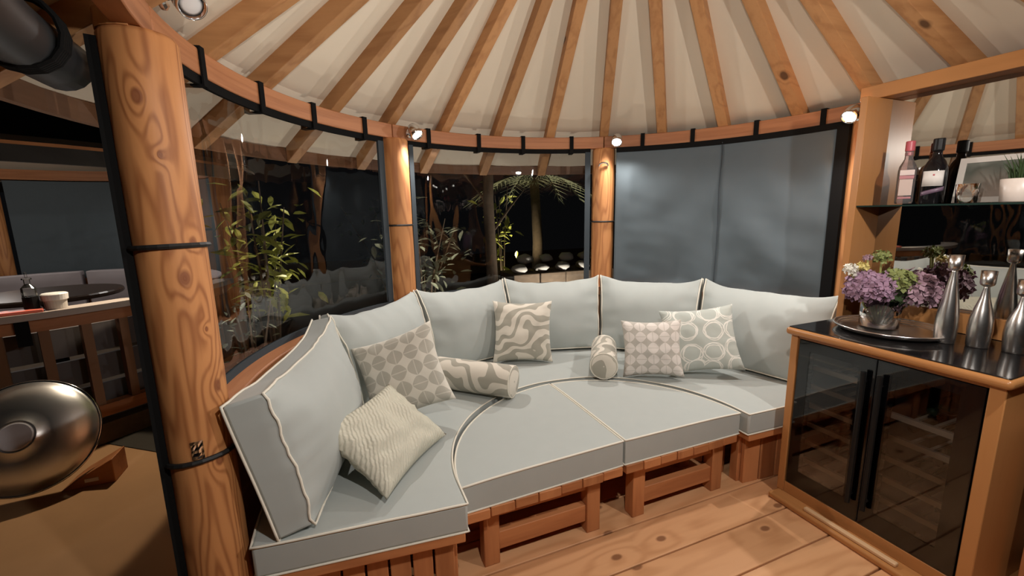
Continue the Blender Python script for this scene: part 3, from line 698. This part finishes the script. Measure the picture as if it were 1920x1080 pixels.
# back shelf unit ------------------------------------------------------------
su = thing('bar_shelf_unit', 'mirror-backed timber shelf unit above the bar worktop', 'shelf unit', (1.38, -.5, .877))
obj('side_panel', box('side_panel', 1.195, 1.392, -.152, -.122, .877, 1.924), M['cab'], su, bevel=.002)
obj('mirror', box('mirror', 1.384, 1.392, -1.02, -.152, .962, 1.924), M['mirror'], su)
obj('lower_board', box('lower_board', 1.366, 1.392, -1.02, -.152, .877, .962), M['cabx'], su, bevel=.002)
gs = obj('glass_shelf', box('glass_shelf', 1.205, 1.383, -1.0, -.153, 1.424, 1.431), M['glass'], su)
obj('shelf_edge', box('shelf_edge', 1.201, 1.2045, -1.0, -.153, 1.424, 1.431), mat('dark_glass_edge', (.015, .03, .025), .1), su)
obj('header', box('header', 1.29, 1.40, -1.15, -.062, 1.925, 1.987), M['cabx'], su, bevel=.003)
obj('side_panel', box('side_panel', 1.195, 1.392, -1.05, -1.02, .877, 1.924), M['cab'], su, bevel=.002)
# things on the shelf ----------------------------------------------------------
SZ2 = 1.4315
g = thing('gin_bottle', 'clear pink gin bottle with red cap on the glass shelf', 'bottle', (1.285, -.293, SZ2), None, R_(28))
sq = lambda hx, hy, z: [(sx*hx, sy*hy, z) for sx, sy in ((-1, -.7), (-.7, -1), (.7, -1), (1, -.7), (1, .7), (.7, 1), (-.7, 1), (-1, .7))]
V = []; F = []
rows = [(.036, .028, .004), (.040, .031, .012), (.040, .031, .150), (.036, .028, .168), (.020, .020, .186), (.0145, .0145, .200), (.0135, .0135, .235)]
for hx, hy, z in rows: V += sq(hx, hy, z)
for i in range(len(rows)-1):
    for k in range(8): F.append((i*8+k, i*8+(k+1) % 8, (i+1)*8+(k+1) % 8, (i+1)*8+k))
F += [tuple(range(7, -1, -1)), tuple((len(rows)-1)*8+k for k in range(8))]
obj('bottle_glass', mesh('bottle_glass', V, F), M['gin'], g, world=False, smooth=False)
V2 = []; F2 = []
rows2 = [(.034, .025, .010), (.034, .025, .120)]
for hx, hy, z in rows2: V2 += sq(hx, hy, z)
F2 = [(k, (k+1) % 8, 8+(k+1) % 8, 8+k) for k in range(8)]+[tuple(range(7, -1, -1)), tuple(8+k for k in range(8))]
obj('bottle_cap', lathe('bottle_cap', [(.0155, .232), (.0165, .236), (.0165, .272), (.015, .276), (.001, .276)], 20), mat('red_cap', (.45, .08, .10), .35), g, world=False)
obj('neck_band', lathe('neck_band', [(.0148, .215), (.0148, .228)], 20), mat('pink_band', (.42, .14, .15), .4), g, world=False)
pl_ = mat('pale_bottle_label', (.62, .50, .46), .6)
obj('label', box('label', -.0415, -.0405, -.024, .024, .128, .150), pl_, g, world=False)
obj('label', box('label', -.0415, -.0405, -.022, .022, .040, .110), mat('blush_label', (.50, .38, .33), .6), g, world=False)
obj('label_stripe', box('label_stripe', -.0420, -.0410, -.024, .024, .112, .126), mat('rose_label', (.40, .16, .17), .5), g, world=False)
obj('label_stripe', box('label_stripe', -.0420, -.0410, -.022, .022, .026, .034), bpy.data.materials['rose_label'], g, world=False)
wb = thing('wine_bottle', 'dark round bottle with white label on the glass shelf', 'bottle', (1.29, -.39, SZ2))
obj('bottle_glass', lathe('bottle_glass', [(.038, .0), (.041, .006), (.042, .12), (.040, .15), (.030, .178), (.017, .198), (.0155, .21), (.0155, .228)], 28), mat('near_black_glass', (.006, .006, .007), .08), wb, smooth=True, world=False)
obj('bottle_cap', lathe('bottle_cap', [(.0185, .222), (.0195, .226), (.0195, .268), (.018, .272), (.001, .272)], 20), M['blackmetal'], wb, world=False)
def curved_label(name, r, z0, z1, a0, a1, m, parent, slant=0):
    V, F = [], []
    for k in range(13):
        a = a0+(a1-a0)*k/12
        for z in (z0, z1): V.append((r*math.cos(a), r*math.sin(a), z+slant*(k/12-.5)))
    for k in range(12): F.append((2*k, 2*k+2, 2*k+3, 2*k+1))
    o = obj(name, mesh(name, V, F), m, parent, world=False, smooth=True); o.modifiers.new('t', 'SOLIDIFY').thickness = .0006; return o
ca = math.atan2(CAM.y+.39, CAM.x-1.29)
curved_label('label', .0428, .075, .138, ca-1.0, ca+.75, mat('white_label', (.62, .58, .54), .6), wb)
curved_label('label_stripe', .0428, .045, .062, ca-1.0, ca+.9, mat('violet_stripe', (.14, .09, .13), .4), wb, .022)
curved_label('label_mark', .0436, .118, .124, ca-.12, ca+.02, bpy.data.materials['red_cap'], wb)
pf = thing('picture_frame', 'white framed picture leaning on the mirror above the bar', 'picture', (1.35, -.60, SZ2))
Mx = Matrix.Translation((1.345, -.602, SZ2+.002)) @ Matrix.Rotation(R_(8), 4, 'Y')
W2, H2, fr_ = .165, .185, .022
obj('frame', mesh('frame', *xf((lambda ps: ([p for v, f in ps for p in v], [tuple(i+8*n for i in q) for n, (v, f) in enumerate(ps) for q in f]))([boxvf(-.006, .006, -W2, W2, 0, fr_), boxvf(-.006, .006, -W2, W2, H2-fr_, H2), boxvf(-.006, .006, -W2, -W2+fr_, fr_, H2-fr_), boxvf(-.006, .006, W2-fr_, W2, fr_, H2-fr_)]), Mx)), M['whitepaint'], pf)
pm = bpy.data.materials.new('soft_landscape_print'); N, L, b = nodes(pm)
tc = N.new('ShaderNodeTexCoord'); nz = N.new('ShaderNodeTexNoise'); nz.inputs['Scale'].default_value = 9; L.new(tc.outputs['Object'], nz.inputs['Vector'])
sp = N.new('ShaderNodeSeparateXYZ'); L.new(tc.outputs['Object'], sp.inputs[0]); ad = N.new('ShaderNodeMath'); ad.operation = 'MULTIPLY_ADD'; ad.inputs[1].default_value = .12; L.new(nz.outputs['Fac'], ad.inputs[0]); L.new(sp.outputs[2], ad.inputs[2])
cr = N.new('ShaderNodeValToRGB'); L.new(ad.outputs[0], cr.inputs[0]); 
cr.color_ramp.elements[0].position = SZ2*0+.10; cr.color_ramp.elements[0].color = (.30, .25, .21, 1); cr.color_ramp.elements[1].position = .19; cr.color_ramp.elements[1].color = (.07, .078, .065, 1)
e = cr.color_ramp.elements.new(.235); e.color = (.20, .21, .185, 1)
b.inputs['Roughness'].default_value = .25; L.new(cr.outputs[0], b.inputs['Base Color'])
o = obj('print', box('print', -.003, .002, -W2+fr_, W2-fr_, fr_, H2-fr_), pm, pf, world=False); o.matrix_local = Matrix.Translation(-pf.location) @ Mx
tp = thing('potted_grass', 'small grass plant in a blush white pot on the shelf', 'plant', (1.265, -.655, SZ2))
obj('pot', lathe('pot', [(.042, 0), (.046, .004), (.052, .085), (.048, .087), (.046, .075), (.001, .075)], 28), M['white'], tp, smooth=True, world=False)
bl_ = []
for k in range(70):
    a = random.uniform(0, 2*PI); r = random.uniform(0, .03); ln = random.uniform(.06, .115); sp_ = random.uniform(.1, .55)
    p0 = Vector((r*math.cos(a), r*math.sin(a), .072)); p1 = p0+Vector((math.cos(a)*sp_*ln*.4, math.sin(a)*sp_*ln*.4, ln*.6)); p2 = p0+Vector((math.cos(a)*sp_*ln, math.sin(a)*sp_*ln, ln*.95))
    bl_.append(tubevf([p0, p1, p2], [.0022, .0018, .0004], False, 4))
tag(obj('grass_blades', join('grass_blades', bl_), M['leafd'], tp, world=False), kind='stuff')
tg = thing('glass_tumbler', 'small empty glass tumbler in front of the framed picture', 'glass', (1.235, -.525, SZ2))
obj('tumbler_wall', lathe('tumbler_wall', [(.001, .003), (.028, .003), (.030, .006), (.034, .075), (.036, .075), (.032, .002), (.001, .0)], 28), M['vase'], tg, smooth=True, world=False)
# worktop things -------------------------------------------------------------
WZ = .8765
ty = thing('glass_tray', 'round ridged cut-glass tray under the flower vase', 'tray', (1.145, -.375, WZ))
obj('tray_dish', lathe('tray_dish', [(.001, .004), (.165, .004), (.175, .008), (.195, .022), (.199, .024), (.199, .018), (.178, .002), (.165, 0), (.001, 0)], 64), M['silver'], ty, smooth=True, world=False)
for r, z, q in ((.198, .023, .0045), (.186, .0145, .0035), (.174, .0075, .003)):
    obj('ridge', tube('ridge', [(r*math.cos(2*PI*k/72), r*math.sin(2*PI*k/72), z) for k in range(72)], q, True, 6), M['silver'], ty, smooth=True, world=False)
va = thing('flower_vase', 'glass vase of mauve and green hydrangeas on the bar', 'vase', (1.165, -.322, WZ+.0085))
obj('vase_glass', lathe('vase_glass', [(.001, .004), (.066, .004), (.069, .008), (.073, .125), (.076, .127), (.072, .002), (.066, 0), (.001, 0)], 40), M['vase'], va, smooth=True, world=False)
st_m = mat('pale_stem', (.30, .30, .10), .5)
heads = []
def floret_head(name, c, rad, m, n, fs, squash=.85):
    V, F = [], []
    for k in range(n):
        zz = 1-2*(k+.5)/n; ph = k*2.39996; rr_ = math.sqrt(max(0, 1-zz*zz)); d = Vector((rr_*math.cos(ph), rr_*math.sin(ph), zz*squash))
        if zz < -.75: continue
        p = Vector(c)+d*rad*random.uniform(.78, 1.08); nrm = (d+Vector((random.uniform(-.4, .4), random.uniform(-.4, .4), random.uniform(-.2, .4)))).normalized()
        tx = nrm.cross(Vector((.3, .2, .9))).normalized(); tyv = nrm.cross(tx); ro = random.uniform(0, PI)
        for q in range(4):
            a = ro+q*PI/2; e1 = tx*math.cos(a)+tyv*math.sin(a); e2 = tx*math.cos(a+PI/2)+tyv*math.sin(a+PI/2); b0 = len(V); s = fs*random.uniform(.8, 1.2)
            V += [p-nrm*.002, p+e1*s*.55+e2*s*.42+nrm*s*.18, p+e1*s*1.05+nrm*s*.34, p+e1*s*.55-e2*s*.42+nrm*s*.18]
            F.append((b0, b0+1, b0+2, b0+3))
    # dark core so the ball is closed
    b0 = len(V); sv, sf = lathevf([(.001, -.6*rad), (.5*rad, -.45*rad), (.74*rad, 0), (.5*rad, .5*rad), (.001, .68*rad)], 12, c)
    V += sv; F += [tuple(i+b0 for i in q) for q in sf]
    return mesh(name, V, F)
mv = mat('mauve_petal', (.33, .20, .285), .6, noise_amt=.35, nscale=25); mp_ = mat('dusky_pink_petal', (.34, .21, .255), .6, noise_amt=.35, nscale=25); gn = mat('lime_petal', (.21, .24, .075), .6, noise_amt=.3, nscale=25); dk = M['leafd']; wh = mat('white_petal', (.66, .64, .56), .6); yl = mat('yellow_petal', (.62, .52, .18), .6)
def stem(c): obj('stem', tube('stem', [(c[0]*.12, c[1]*.12, .012), (c[0]*.5, c[1]*.5, .10), (c[0], c[1], c[2])], .004), st_m, va, world=False)
U_ = Vector((rt.x, rt.y, 0)).normalized(); Fv = Vector((fw.x, fw.y, 0)).normalized()
def at(ru, fd, z): p = U_*ru+Fv*fd; return (p.x, p.y, z)
for nm, c, rad, m, n, fs in (('flower_head', at(-.085, -.03, .185), .088, mv, 110, .024), ('flower_head', at(.105, -.03, .175), .092, mp_, 110, .025), ('flower_head', at(.01, -.05, .215), .058, gn, 60, .022),
                             ('leaf_cluster', at(.01, .0, .16), .07, dk, 40, .035), ('flower_sprig', at(.0, .03, .315), .034, gn, 26, .014), ('flower_sprig', at(-.165, -.01, .265), .026, wh, 18, .014), ('flower_sprig', at(-.105, .0, .275), .022, yl, 14, .012), ('flower_sprig', at(.20, -.04, .16), .024, wh, 12, .018), ('flower_sprig', at(-.055, .04, .31), .014, mp_, 8, .010)):
    stem(c); tag(obj(nm, floret_head(nm, c, rad, m, n, fs), m, va, world=False), kind='stuff')
def candlestick(label, x, y, h):
    t = thing('candlestick', label, 'candlestick', (x, y, WZ), 'steel candlesticks')
    obj('stem_body', lathe('stem_body', [(.001, 0), (.031, 0), (.0325, .004), (.034, .03), (.0365, .07), (.034, .11), (.026, .15+(h-.30)*.4), (.0145, h-.105), (.0085, h-.066), (.0085, h-.060)], 32), M['steel'], t, smooth=True, world=False)
    obj('candle_cup', lathe('candle_cup', [(.0085, h-.062), (.019, h-.055), (.0215, h-.048), (.0225, h), (.0205, h), (.0195, h-.03), (.001, h-.03)], 32), M['steel'], t, smooth=True, world=False)
candlestick('tall brushed steel candlestick nearest the flower vase', 1.150, -.560, .355)
candlestick('middle-height brushed steel candlestick, second from the flower vase', 1.185, -.645, .300)
candlestick('short brushed steel candlestick, farthest from the flower vase', 1.215, -.735, .275)

rk = thing('open_rack', 'small open timber rack standing against the bar side', 'rack', (1.2, -.93, 0))
for x in (1.075, 1.335): obj('upright', box('upright', x, x+.022, -1.04, -.89, 0, .62), M['bench'], rk, bevel=.002)
for z in (.06, .25, .44, .60): obj('shelf_board', box('shelf_board', 1.097, 1.335, -1.04, -.89, z, z+.018), M['benchx'], rk, bevel=.002)
# ================================================================== NEXT GAZEBO (seen past the near post)
NC = (-3.60, 3.25)
def NP(r, a, z=0): p = P(r, a, z); return Vector((p.x+NC[0], p.y+NC[1], p.z))
ng = struct('wall_neighbour', 'ring of timber and dark roof of the next round gazebo')
for k in range(6):
    obj('beam', arc_box('beam', 1.50, 1.56, 1.862, 1.966, 60*k+.1, 60*k+59.9, 16, NC), M['beam'], ng)
V, F = [(NC[0], NC[1], ZA+.09)], []
for r in (.75, 1.5, 1.8):
    for k in range(48): V.append(tuple(NP(r, 7.5*k, ZA+.09-SL*r)))
for k in range(48):
    F.append((0, 1+(k+1) % 48, 1+k))
    for i in range(2): F.append((1+i*48+k, 1+i*48+(k+1) % 48, 1+(i+1)*48+(k+1) % 48, 1+(i+1)*48+k))
obj('roof_lining', mesh('roof_lining', V, F), M['canvas'], ng, smooth=True)
obj('roof_skin', mesh('roof_skin', [(x, y, z+.03) for x, y, z in V], F), M['roofout'], ng, smooth=True)
obj('fascia', arc_box('fascia', 1.765, 1.80, 1.745, 1.835, 0, 359.9, 48, NC), M['roofout'], ng)
obj('deck', lathe('deck', [(1.58, -.03), (1.58, .10), (.001, .10)], 48, (NC[0], NC[1], 0)), M['bark'], ng)
ra = thing('balustrade', 'dark timber balustrade round the next gazebo, behind the steel dome', 'railing', NP(1.5, -62, .10))
obj('top_rail', arc_box('top_rail', 1.46, 1.60, .855, .895, -125, -8, 40, NC), mat('pale_rail_top', (.42, .36, .32), .5), ra)
obj('under_rail', arc_box('under_rail', 1.49, 1.55, .775, .852, -125, -8, 40, NC), M['beam'], ra)
obj('bottom_rail', arc_box('bottom_rail', 1.48, 1.56, .14, .22, -125, -8, 40, NC), M['beam'], ra)
bme = box('baluster', 1.495, 1.545, -.024, .024, .215, .78)
for k in range(17):
    o = obj('baluster', bme, M['fascia'], ra); o.location = Vector((NC[0], NC[1], 0))-ra.location; o.rotation_euler.z = R_(-122+k*7)
for k, a in enumerate((-96, -62, -30)):
    o = obj('strap', join('strap', [boxvf(1.475, 1.565, -.03, .03, .70, .86)]), M['black'], ra); o.location = Vector((NC[0], NC[1], 0))-ra.location; o.rotation_euler.z = R_(a)
nbk = thing('slatted_bench', 'grey slatted bench back just inside the next balustrade', 'bench', NP(1.42, -62, .1))
for z0, z1 in ((.17, .33), (.36, .53), (.56, .75)): obj('slat', arc_box('slat', 1.40, 1.43, z0, z1, -122, -10, 40, NC), bpy.data.materials.get('grey_slat') or mat('grey_slat', (.11, .10, .10), .8), nbk)
for lab, a in (('slim log post at the back of the next gazebo', 119), ('slim log post at the side of the next gazebo', 59), ('slim log post at the far left of the next gazebo', 179), ('slim log post at the right of the next gazebo', -1)):
    t = thing('log_post', lab, 'post', NP(1.53, a, .10), 'posts of the next gazebo')
    obj('log', lathe('log', [(.075, 0), (.075, 1.76)], 20), M['post'], t, smooth=True, world=False)
nb_ = thing('fabric_blind', 'dark slate blind closing the back of the next gazebo', 'blind', NP(1.49, 89, .9))
obj('blind_cloth', arc_box('blind_cloth', 1.486, 1.492, .80, 1.85, 63, 115, 40, NC), M['slate'], nb_)
nb2 = thing('low_wall', 'low dark timber wall behind the bench of the next gazebo', 'wall', NP(1.5, 89, .1))
obj('wall_board', arc_box('wall_board', 1.430, 1.448, .10, .80, -7, 185, 50, NC), M['bench'], nb2)
mauve = mat('mauve_grey_cushion', (.36, .32, .33), .85)
CNAMES = ['leftmost mauve grey cushion on the bench of the next gazebo', 'second mauve grey cushion from the left in the next gazebo', 'third mauve grey cushion from the left in the next gazebo', 'fourth mauve grey cushion from the left in the next gazebo', 'rightmost mauve grey cushion in the next gazebo']
for i in range(5):
    a1 = 160-i*33; a0 = a1-31
    def f(u, v, w_, a0=a0, a1=a1):
        e = (1-(2*u-1)**4)*(1-(2*w_-1)**4); r = 1.30+.12*v-.03*e*(1-v); return NP(r, a1+(a0-a1)*u, .50+.39*w_)
    o = obj('back_cushion', lattice('back_cushion', 10, 1, 8, f), mauve, None, smooth=True, bevel=.01); tag(o, CNAMES[i], 'cushion', 'back cushions of the next gazebo')
bb = obj('bench', arc_box('bench', .95, 1.425, .42, .49, -7, 185, 50, NC), mauve); tag(bb, 'mauve grey curved bench seat inside the next gazebo', 'bench')
tb = thing('round_table', 'dark round table top inside the next gazebo', 'table', (NC[0]+.25, NC[1]-.1, .10))
obj('table_top', lathe('table_top', [(.001, .715), (.46, .715), (.47, .725), (.47, .745), (.46, .755), (.001, .755)], 40), mat('dark_table', (.06, .035, .025), .3), tb, world=False, smooth=False)
obj('table_leg', lathe('table_leg', [(.22, 0), (.22, .02), (.05, .04), (.05, .714)], 24), M['blackmetal'], tb, world=False)
def onrail(a, r=1.53): return NP(r, a, .896)
k_ = thing('candle_tub', 'white lidded tub on the balustrade of the next gazebo', 'jar', onrail(-56.0, 1.50))
obj('tub_body', lathe('tub_body', [(.05, 0), (.052, .05), (.058, .055)], 24), M['whitepaint'], k_, world=False); obj('tub_lid', lathe('tub_lid', [(.060, .056), (.062, .09), (.055, .096), (.001, .096)], 24), mat('white_lid', (.85, .83, .80), .3), k_, world=False)
k_ = thing('pump_bottle', 'pump bottle with dark lower half on the next balustrade', 'bottle', onrail(-59.8, 1.50))
obj('bottle_body', lathe('bottle_body', [(.035, 0), (.035, .09)], 20), M['blackmetal'], k_, world=False); obj('bottle_shoulder', lathe('bottle_shoulder', [(.033, .091), (.033, .14), (.014, .165), (.014, .19), (.022, .192), (.022, .20), (.006, .205), (.006, .235), (.001, .236)], 20), M['vase'], k_, world=False)
k_ = obj('red_packet', mesh('red_packet', *xf(boxvf(-.10, .10, -.05, .05, 0, .018), Matrix.Translation(onrail(-62.0, 1.53)) @ Matrix.Rotation(R_(25), 4, 'Z'))), mat('coral_card', (.70, .16, .11), .5), None, bevel=.004); tag(k_, 'flat coral red packet lying on the next balustrade', 'packet')
spot('glaring lit spot lamp on the beam of the next gazebo', 124, 1.80, (NC[0]+.4, NC[1]-.9, .9), PW*.6, ctr=NC, cone=160)
spot('lit spot lamp on the right beam of the next gazebo', 20, 1.90, (NC[0]-.3, NC[1]-.1, .6), PW*.45, ctr=NC, cone=160)
spot('lit spot lamp on the near beam of the next gazebo', 215, 1.90, (NC[0]+.9, NC[1]+.6, .6), PW*.3, ctr=NC, cone=160)
spot('added spot lamp on the outside of the next gazebo, brightening the tan path', -34, 1.82, (-2.95, 1.25, 0), PW*2.0, ctr=NC, cone=52, rr=1.57, out=True, blend=.12, col=(1, .82, .6))  # added lamp: brightens the path, cone edge shapes the dark strip by the wall
# step block and steel dome ----------------------------------------------
sd = thing('steel_dome', 'big shiny stainless steel dome standing on edge by the balustrade', 'fire bowl', (-2.77, 1.55, -.04))
prof = [(a*.86, b*.95) for a, b in [(.001, .122), (.085, .122), (.088, .126), (.096, .126), (.10, .120), (.16, .114), (.24, .092), (.30, .060), (.335, .026), (.345, 0), (.352, -.002), (.352, -.014), (.34, -.016), (.20, -.02), (.001, -.02)]]
dome_d = (CAM-Vector((-2.77, 1.55, .30))).normalized(); dome_d = (dome_d-Vector((rt.x, rt.y, 0))*.42+Vector((0, 0, .02))).normalized()
Md = Matrix.Translation((0, 0, .305)) @ dome_d.to_track_quat('Z', 'Y').to_matrix().to_4x4()
obj('dome_shell', mesh('dome_shell', *xf(lathevf(prof, 64), Md)), mat('stainless_steel', (.78, .77, .76), .34, 1), sd, smooth=True, world=False)
obj('hub_cap', mesh('hub_cap', *xf(lathevf([(.072, .1165), (.072, .121), (.066, .124), (.001, .124)], 32), Md)), mat('pale_hub_reflection', (.50, .48, .50), .45), sd, world=False)  # pale matte colour paints a bright reflection onto the steel hub
obj('dome_rim', mesh('dome_rim', *xf(tubevf([(.301*math.cos(2*PI*k/64), .301*math.sin(2*PI*k/64), -.004) for k in range(64)], .008, True, 8), Md)), M['chrome'], sd, smooth=True, world=False)
wg = thing('timber_wedge', 'small timber wedge propping the steel dome', 'wedge', (-2.46, 1.52, -.04))
obj('wedge_block', mesh('wedge_block', [(-.17, -.08, 0), (.07, -.08, 0), (.07, .08, 0), (-.17, .08, 0), (-.10, -.08, .05), (.07, -.08, .14), (.07, .08, .14), (-.10, .08, .05)], [(0, 3, 2, 1), (4, 5, 6, 7), (0, 1, 5, 4), (1, 2, 6, 5), (2, 3, 7, 6), (3, 0, 4, 7)]), M['benchx'], wg, world=False, bevel=.004)
obj('wedge_tag', box('wedge_tag', -.06, .0, -.084, -.0805, .03, .05), M['white'], wg, world=False)
# ================================================================== GARDEN
lf_me = mesh('leaf', [(0, 0, 0), (.26, .15, .03), (.6, .17, .02), (1, 0, -.10), (.6, -.17, .02), (.26, -.15, .03), (.3, 0, -.02), (.62, 0, -.03)], [(0, 6, 1), (1, 6, 7, 2), (2, 7, 3), (0, 5, 6), (5, 4, 7, 6), (4, 3, 7)])
LM = {}
def leafmesh(key):
    if key not in LM: m2 = lf_me.copy(); m2.materials.append(M[key]); LM[key] = m2
    return LM[key]
def shrub(label, loc, h, w_, n, size, key, nstem=5, seed=1, group=None, bias=0.0):
    rnd = random.Random(seed); t = thing('garden_shrub', label, 'shrub', loc, group)
    tips = []
    for k in range(nstem):
        a = 2*PI*k/nstem+rnd.uniform(-.4, .4); sp_ = rnd.uniform(.3, 1)*w_*.5
        pts = [Vector((0, 0, 0)), Vector((math.cos(a)*sp_*.4, math.sin(a)*sp_*.4, h*.5)), Vector((math.cos(a)*sp_, math.sin(a)*sp_, h*rnd.uniform(.8, 1)))]
        obj('stem', tube('stem', pts, [.014, .009, .004], False, 6), M['bark'], t, world=False); tips.append(pts)
    for k in range(n):
        pts = rnd.choice(tips); q = rnd.uniform(.35, 1)**.8; p = pts[0].lerp(pts[1], q*2) if q < .5 else pts[1].lerp(pts[2], q*2-1)
        p = p+Vector((rnd.gauss(0, w_*.17), rnd.gauss(0, w_*.17), rnd.gauss(0, h*.06)))
        o = obj('leaf', leafmesh(key), None, t, world=False); s = size*rnd.uniform(.7, 1.25); o.location = p; o.scale = (s, s, s)
        o.rotation_euler = (rnd.uniform(-.6, .6), rnd.uniform(-.5, .9), rnd.uniform(0, 2*PI))
    return t
def garden_light(label, loc, target, power, col=(1, .86, .55), cone=70):
    t = thing('garden_spotlight', label, 'garden light', loc)
    d = (Vector(target)-Vector(loc)).normalized(); Mh = align(d, (0, 0, .12))
    obj('spike', tube('spike', [(0, 0, 0), (0, 0, .10)], .008), M['blackmetal'], t, world=False)
    obj('lamp_body', mesh('lamp_body', *xf(lathevf([(.02, .05), (.035, .03), (.038, -.03), (.033, -.03), (.033, -.02)], 16), Mh)), M['blackmetal'], t, world=False, smooth=True)
    obj('lens', mesh('lens', *xf(lathevf([(.032, -.022), (.001, -.024)], 16), Mh)), M['lens'], t, world=False)
    ld = bpy.data.lights.new('lamp_light', 'SPOT'); ld.energy = power; ld.color = col; ld.spot_size = R_(cone); ld.spot_blend = .5; ld.shadow_soft_size = .03
    lo = bpy.data.objects.new('lamp_light', ld); COL.objects.link(lo); lo.parent = t; lo.matrix_local = align(d, Vector((0, 0, .12))+d*.045)
so_ = obj('garden_bed', mesh('garden_bed', [tuple(P(r, a, -.035)) for r in (1.62, 9) for a in range(-10, 152, 9)], [(k, k+1, 18+k+1, 18+k) for k in range(17)]), M['soil']); tag(so_, 'dark soil garden bed outside the windows', kind='structure')
shrub('yellow-lit leafy bamboo seen through the left clear window', (-1.62, 2.12, -.03), 1.75, .50, 170, .14, 'leafy', 6, 3)
shrub('dense broad-leaved shrub low outside the middle window, beside its left post', (-.32, 3.0, -.03), 1.62, .75, 240, .13, 'leafg', 7, 8)
shrub('pale green shrub low outside the left clear window', (-1.70, 1.73, -.03), 1.0, .40, 70, .07, 'leafg', 5, 21)
shrub('yellow-leaved shrub high outside the middle window', (.98, 4.1, -.03), 2.05, .5, 60, .16, 'leafy', 5, 31)
shrub('dark shrub far out between the two clear windows', (-.4, 5.2, -.03), 1.7, 1.3, 120, .13, 'leafd', 6, 44)
# palm ----------------------------------------------------------------------
pm_ = thing('palm_tree', 'arching palm seen in the upper right of the middle window', 'palm', (1.75, 4.6, -.03))
obj('palm_trunk', tube('palm_trunk', [(0, 0, 0), (.05, .05, 1.0), (.02, .1, 1.95)], [.10, .08, .07], False, 12), M['bark'], pm_, world=False, smooth=True)
for k in range(11):
    rnd = random.Random(k+70); a = 2*PI*k/11; ln = rnd.uniform(.8, 1.15); V, F = [], []
    top = Vector((.02, .1, 1.95)); dirv = Vector((math.cos(a), math.sin(a), 0)); sd_ = Vector((-math.sin(a), math.cos(a), 0))
    for q in range(16):
        s = q/15; p = top+dirv*ln*s+Vector((0, 0, .45*s-.75*s*s)); lw = .34*math.sin(PI*min(1, s*.85+.12))
        for sg in (-1, 1):
            b0 = len(V); e = p+sd_*sg*lw+dirv*.16+Vector((0, 0, -.10)); th = dirv*.018
            V += [p-th, p+th, e]; F.append((b0, b0+1, b0+2))
        if q < 15:
            s2 = (q+1)/15; p2 = top+dirv*ln*s2+Vector((0, 0, .45*s2-.75*s2*s2)); b0 = len(V); V += [p+sd_*.008, p2+sd_*.008, p2-sd_*.008, p-sd_*.008]; F.append((b0, b0+1, b0+2, b0+3))
    obj('frond', mesh('frond', V, F), M['leafg'], pm_, world=False)
# tree trunk, log edging and pale stones ---------------------------------------
tt = thing('tree_trunk', 'bare tree trunk outside the middle window', 'tree', (.62, 3.42, -.03))
obj('trunk', tube('trunk', [(0, 0, 0), (-.02, .02, .8), (-.05, .0, 1.6), (.0, .05, 2.8)], [.085, .07, .065, .06], False, 12), M['bark'], tt, world=False, smooth=True)
for i in range(3): obj('branch', tube('branch', [(-.04, 0, 1.2+.35*i), ((-1)**i*.28, .1, 1.55+.35*i), ((-1)**i*.5, .2, 1.75+.4*i)], [.02, .014, .006], False, 6), M['bark'], tt, world=False)
stm = mat('pale_stone', (.42, .40, .36), .9, noise_amt=.3, nscale=15)
sme = None
ORD = ['leftmost', 'second', 'third', 'fourth', 'fifth', 'sixth', 'seventh', 'eighth', 'ninth', 'tenth']
for k in range(10):
    rnd = random.Random(k+5)
    bm = bmesh.new(); bmesh.ops.create_icosphere(bm, subdivisions=2, radius=1)
    for v in bm.verts: v.co *= 1+.25*noise.noise(v.co*1.4+Vector((k, 0, 0)))
    me = bpy.data.meshes.new('garden_stone'); bm.to_mesh(me); bm.free()
    o = obj('garden_stone', me, stm, None, smooth=True); s = rnd.uniform(.085, .12)
    o.location = (.98+.17*k*.9, 3.44+(.2 if k % 2 else .02), .735+(.10 if k % 2 else 0)); o.scale = (s, s, s*.6); tag(o, ('leftmost pale garden stone' if k == 0 else ORD[k]+' pale garden stone from the left')+' on the sleeper wall outside the middle window', 'stone', 'pale stones edging the garden wall')
gw = thing('garden_wall', 'low dark retaining wall carrying the pale stones outside', 'wall', (1.5, 3.6, -.04))
for i in range(5):
    for j in range(4): obj('sleeper', box('sleeper', .85+.37*j, 1.205+.37*j, 3.34, 3.84, -.04+.145*i, .10+.145*i), M['bark'], gw, bevel=.01)
garden_light('low garden spotlight under the bamboo outside the left window', (-1.05, 2.45, -.03), (-1.6, 2.12, 1.35), GL*5.0, cone=55)
garden_light('low garden spotlight beside the broad-leaved shrub', (-.15, 2.3, -.03), (-.32, 2.9, .9), GL*2.5, (1, .9, .75))
garden_light('low garden spotlight under the palm', (1.15, 3.95, -.03), (1.45, 4.5, 1.9), GL*9, cone=80)
garden_light('low garden spotlight by the pale stones', (1.3, 2.75, .0), (1.5, 3.5, .75), GL*7, (1, .92, .8), 110)

garden_light('added low uplight brightening the eave outside the left window', (-1.75, 1.02, -.03), (-1.42, .92, 1.9), GL*2.2, (1, .93, .84), 130)  # added light, brightens the roof overhang seen through the left pane
garden_light('added low uplight brightening the eave outside the middle window', (.0, 2.0, -.03), (.0, 1.66, 1.9), GL*2.2, (1, .93, .84), 130)  # likewise added to lift the overhang behind the middle pane
nb3 = thing('fabric_blind', 'dark slate blind at the right side of the next gazebo', 'blind', NP(1.49, 30, .9))
obj('blind_cloth', arc_box('blind_cloth', 1.486, 1.492, .80, 1.85, 4, 55, 30, NC), M['slate'], nb3)
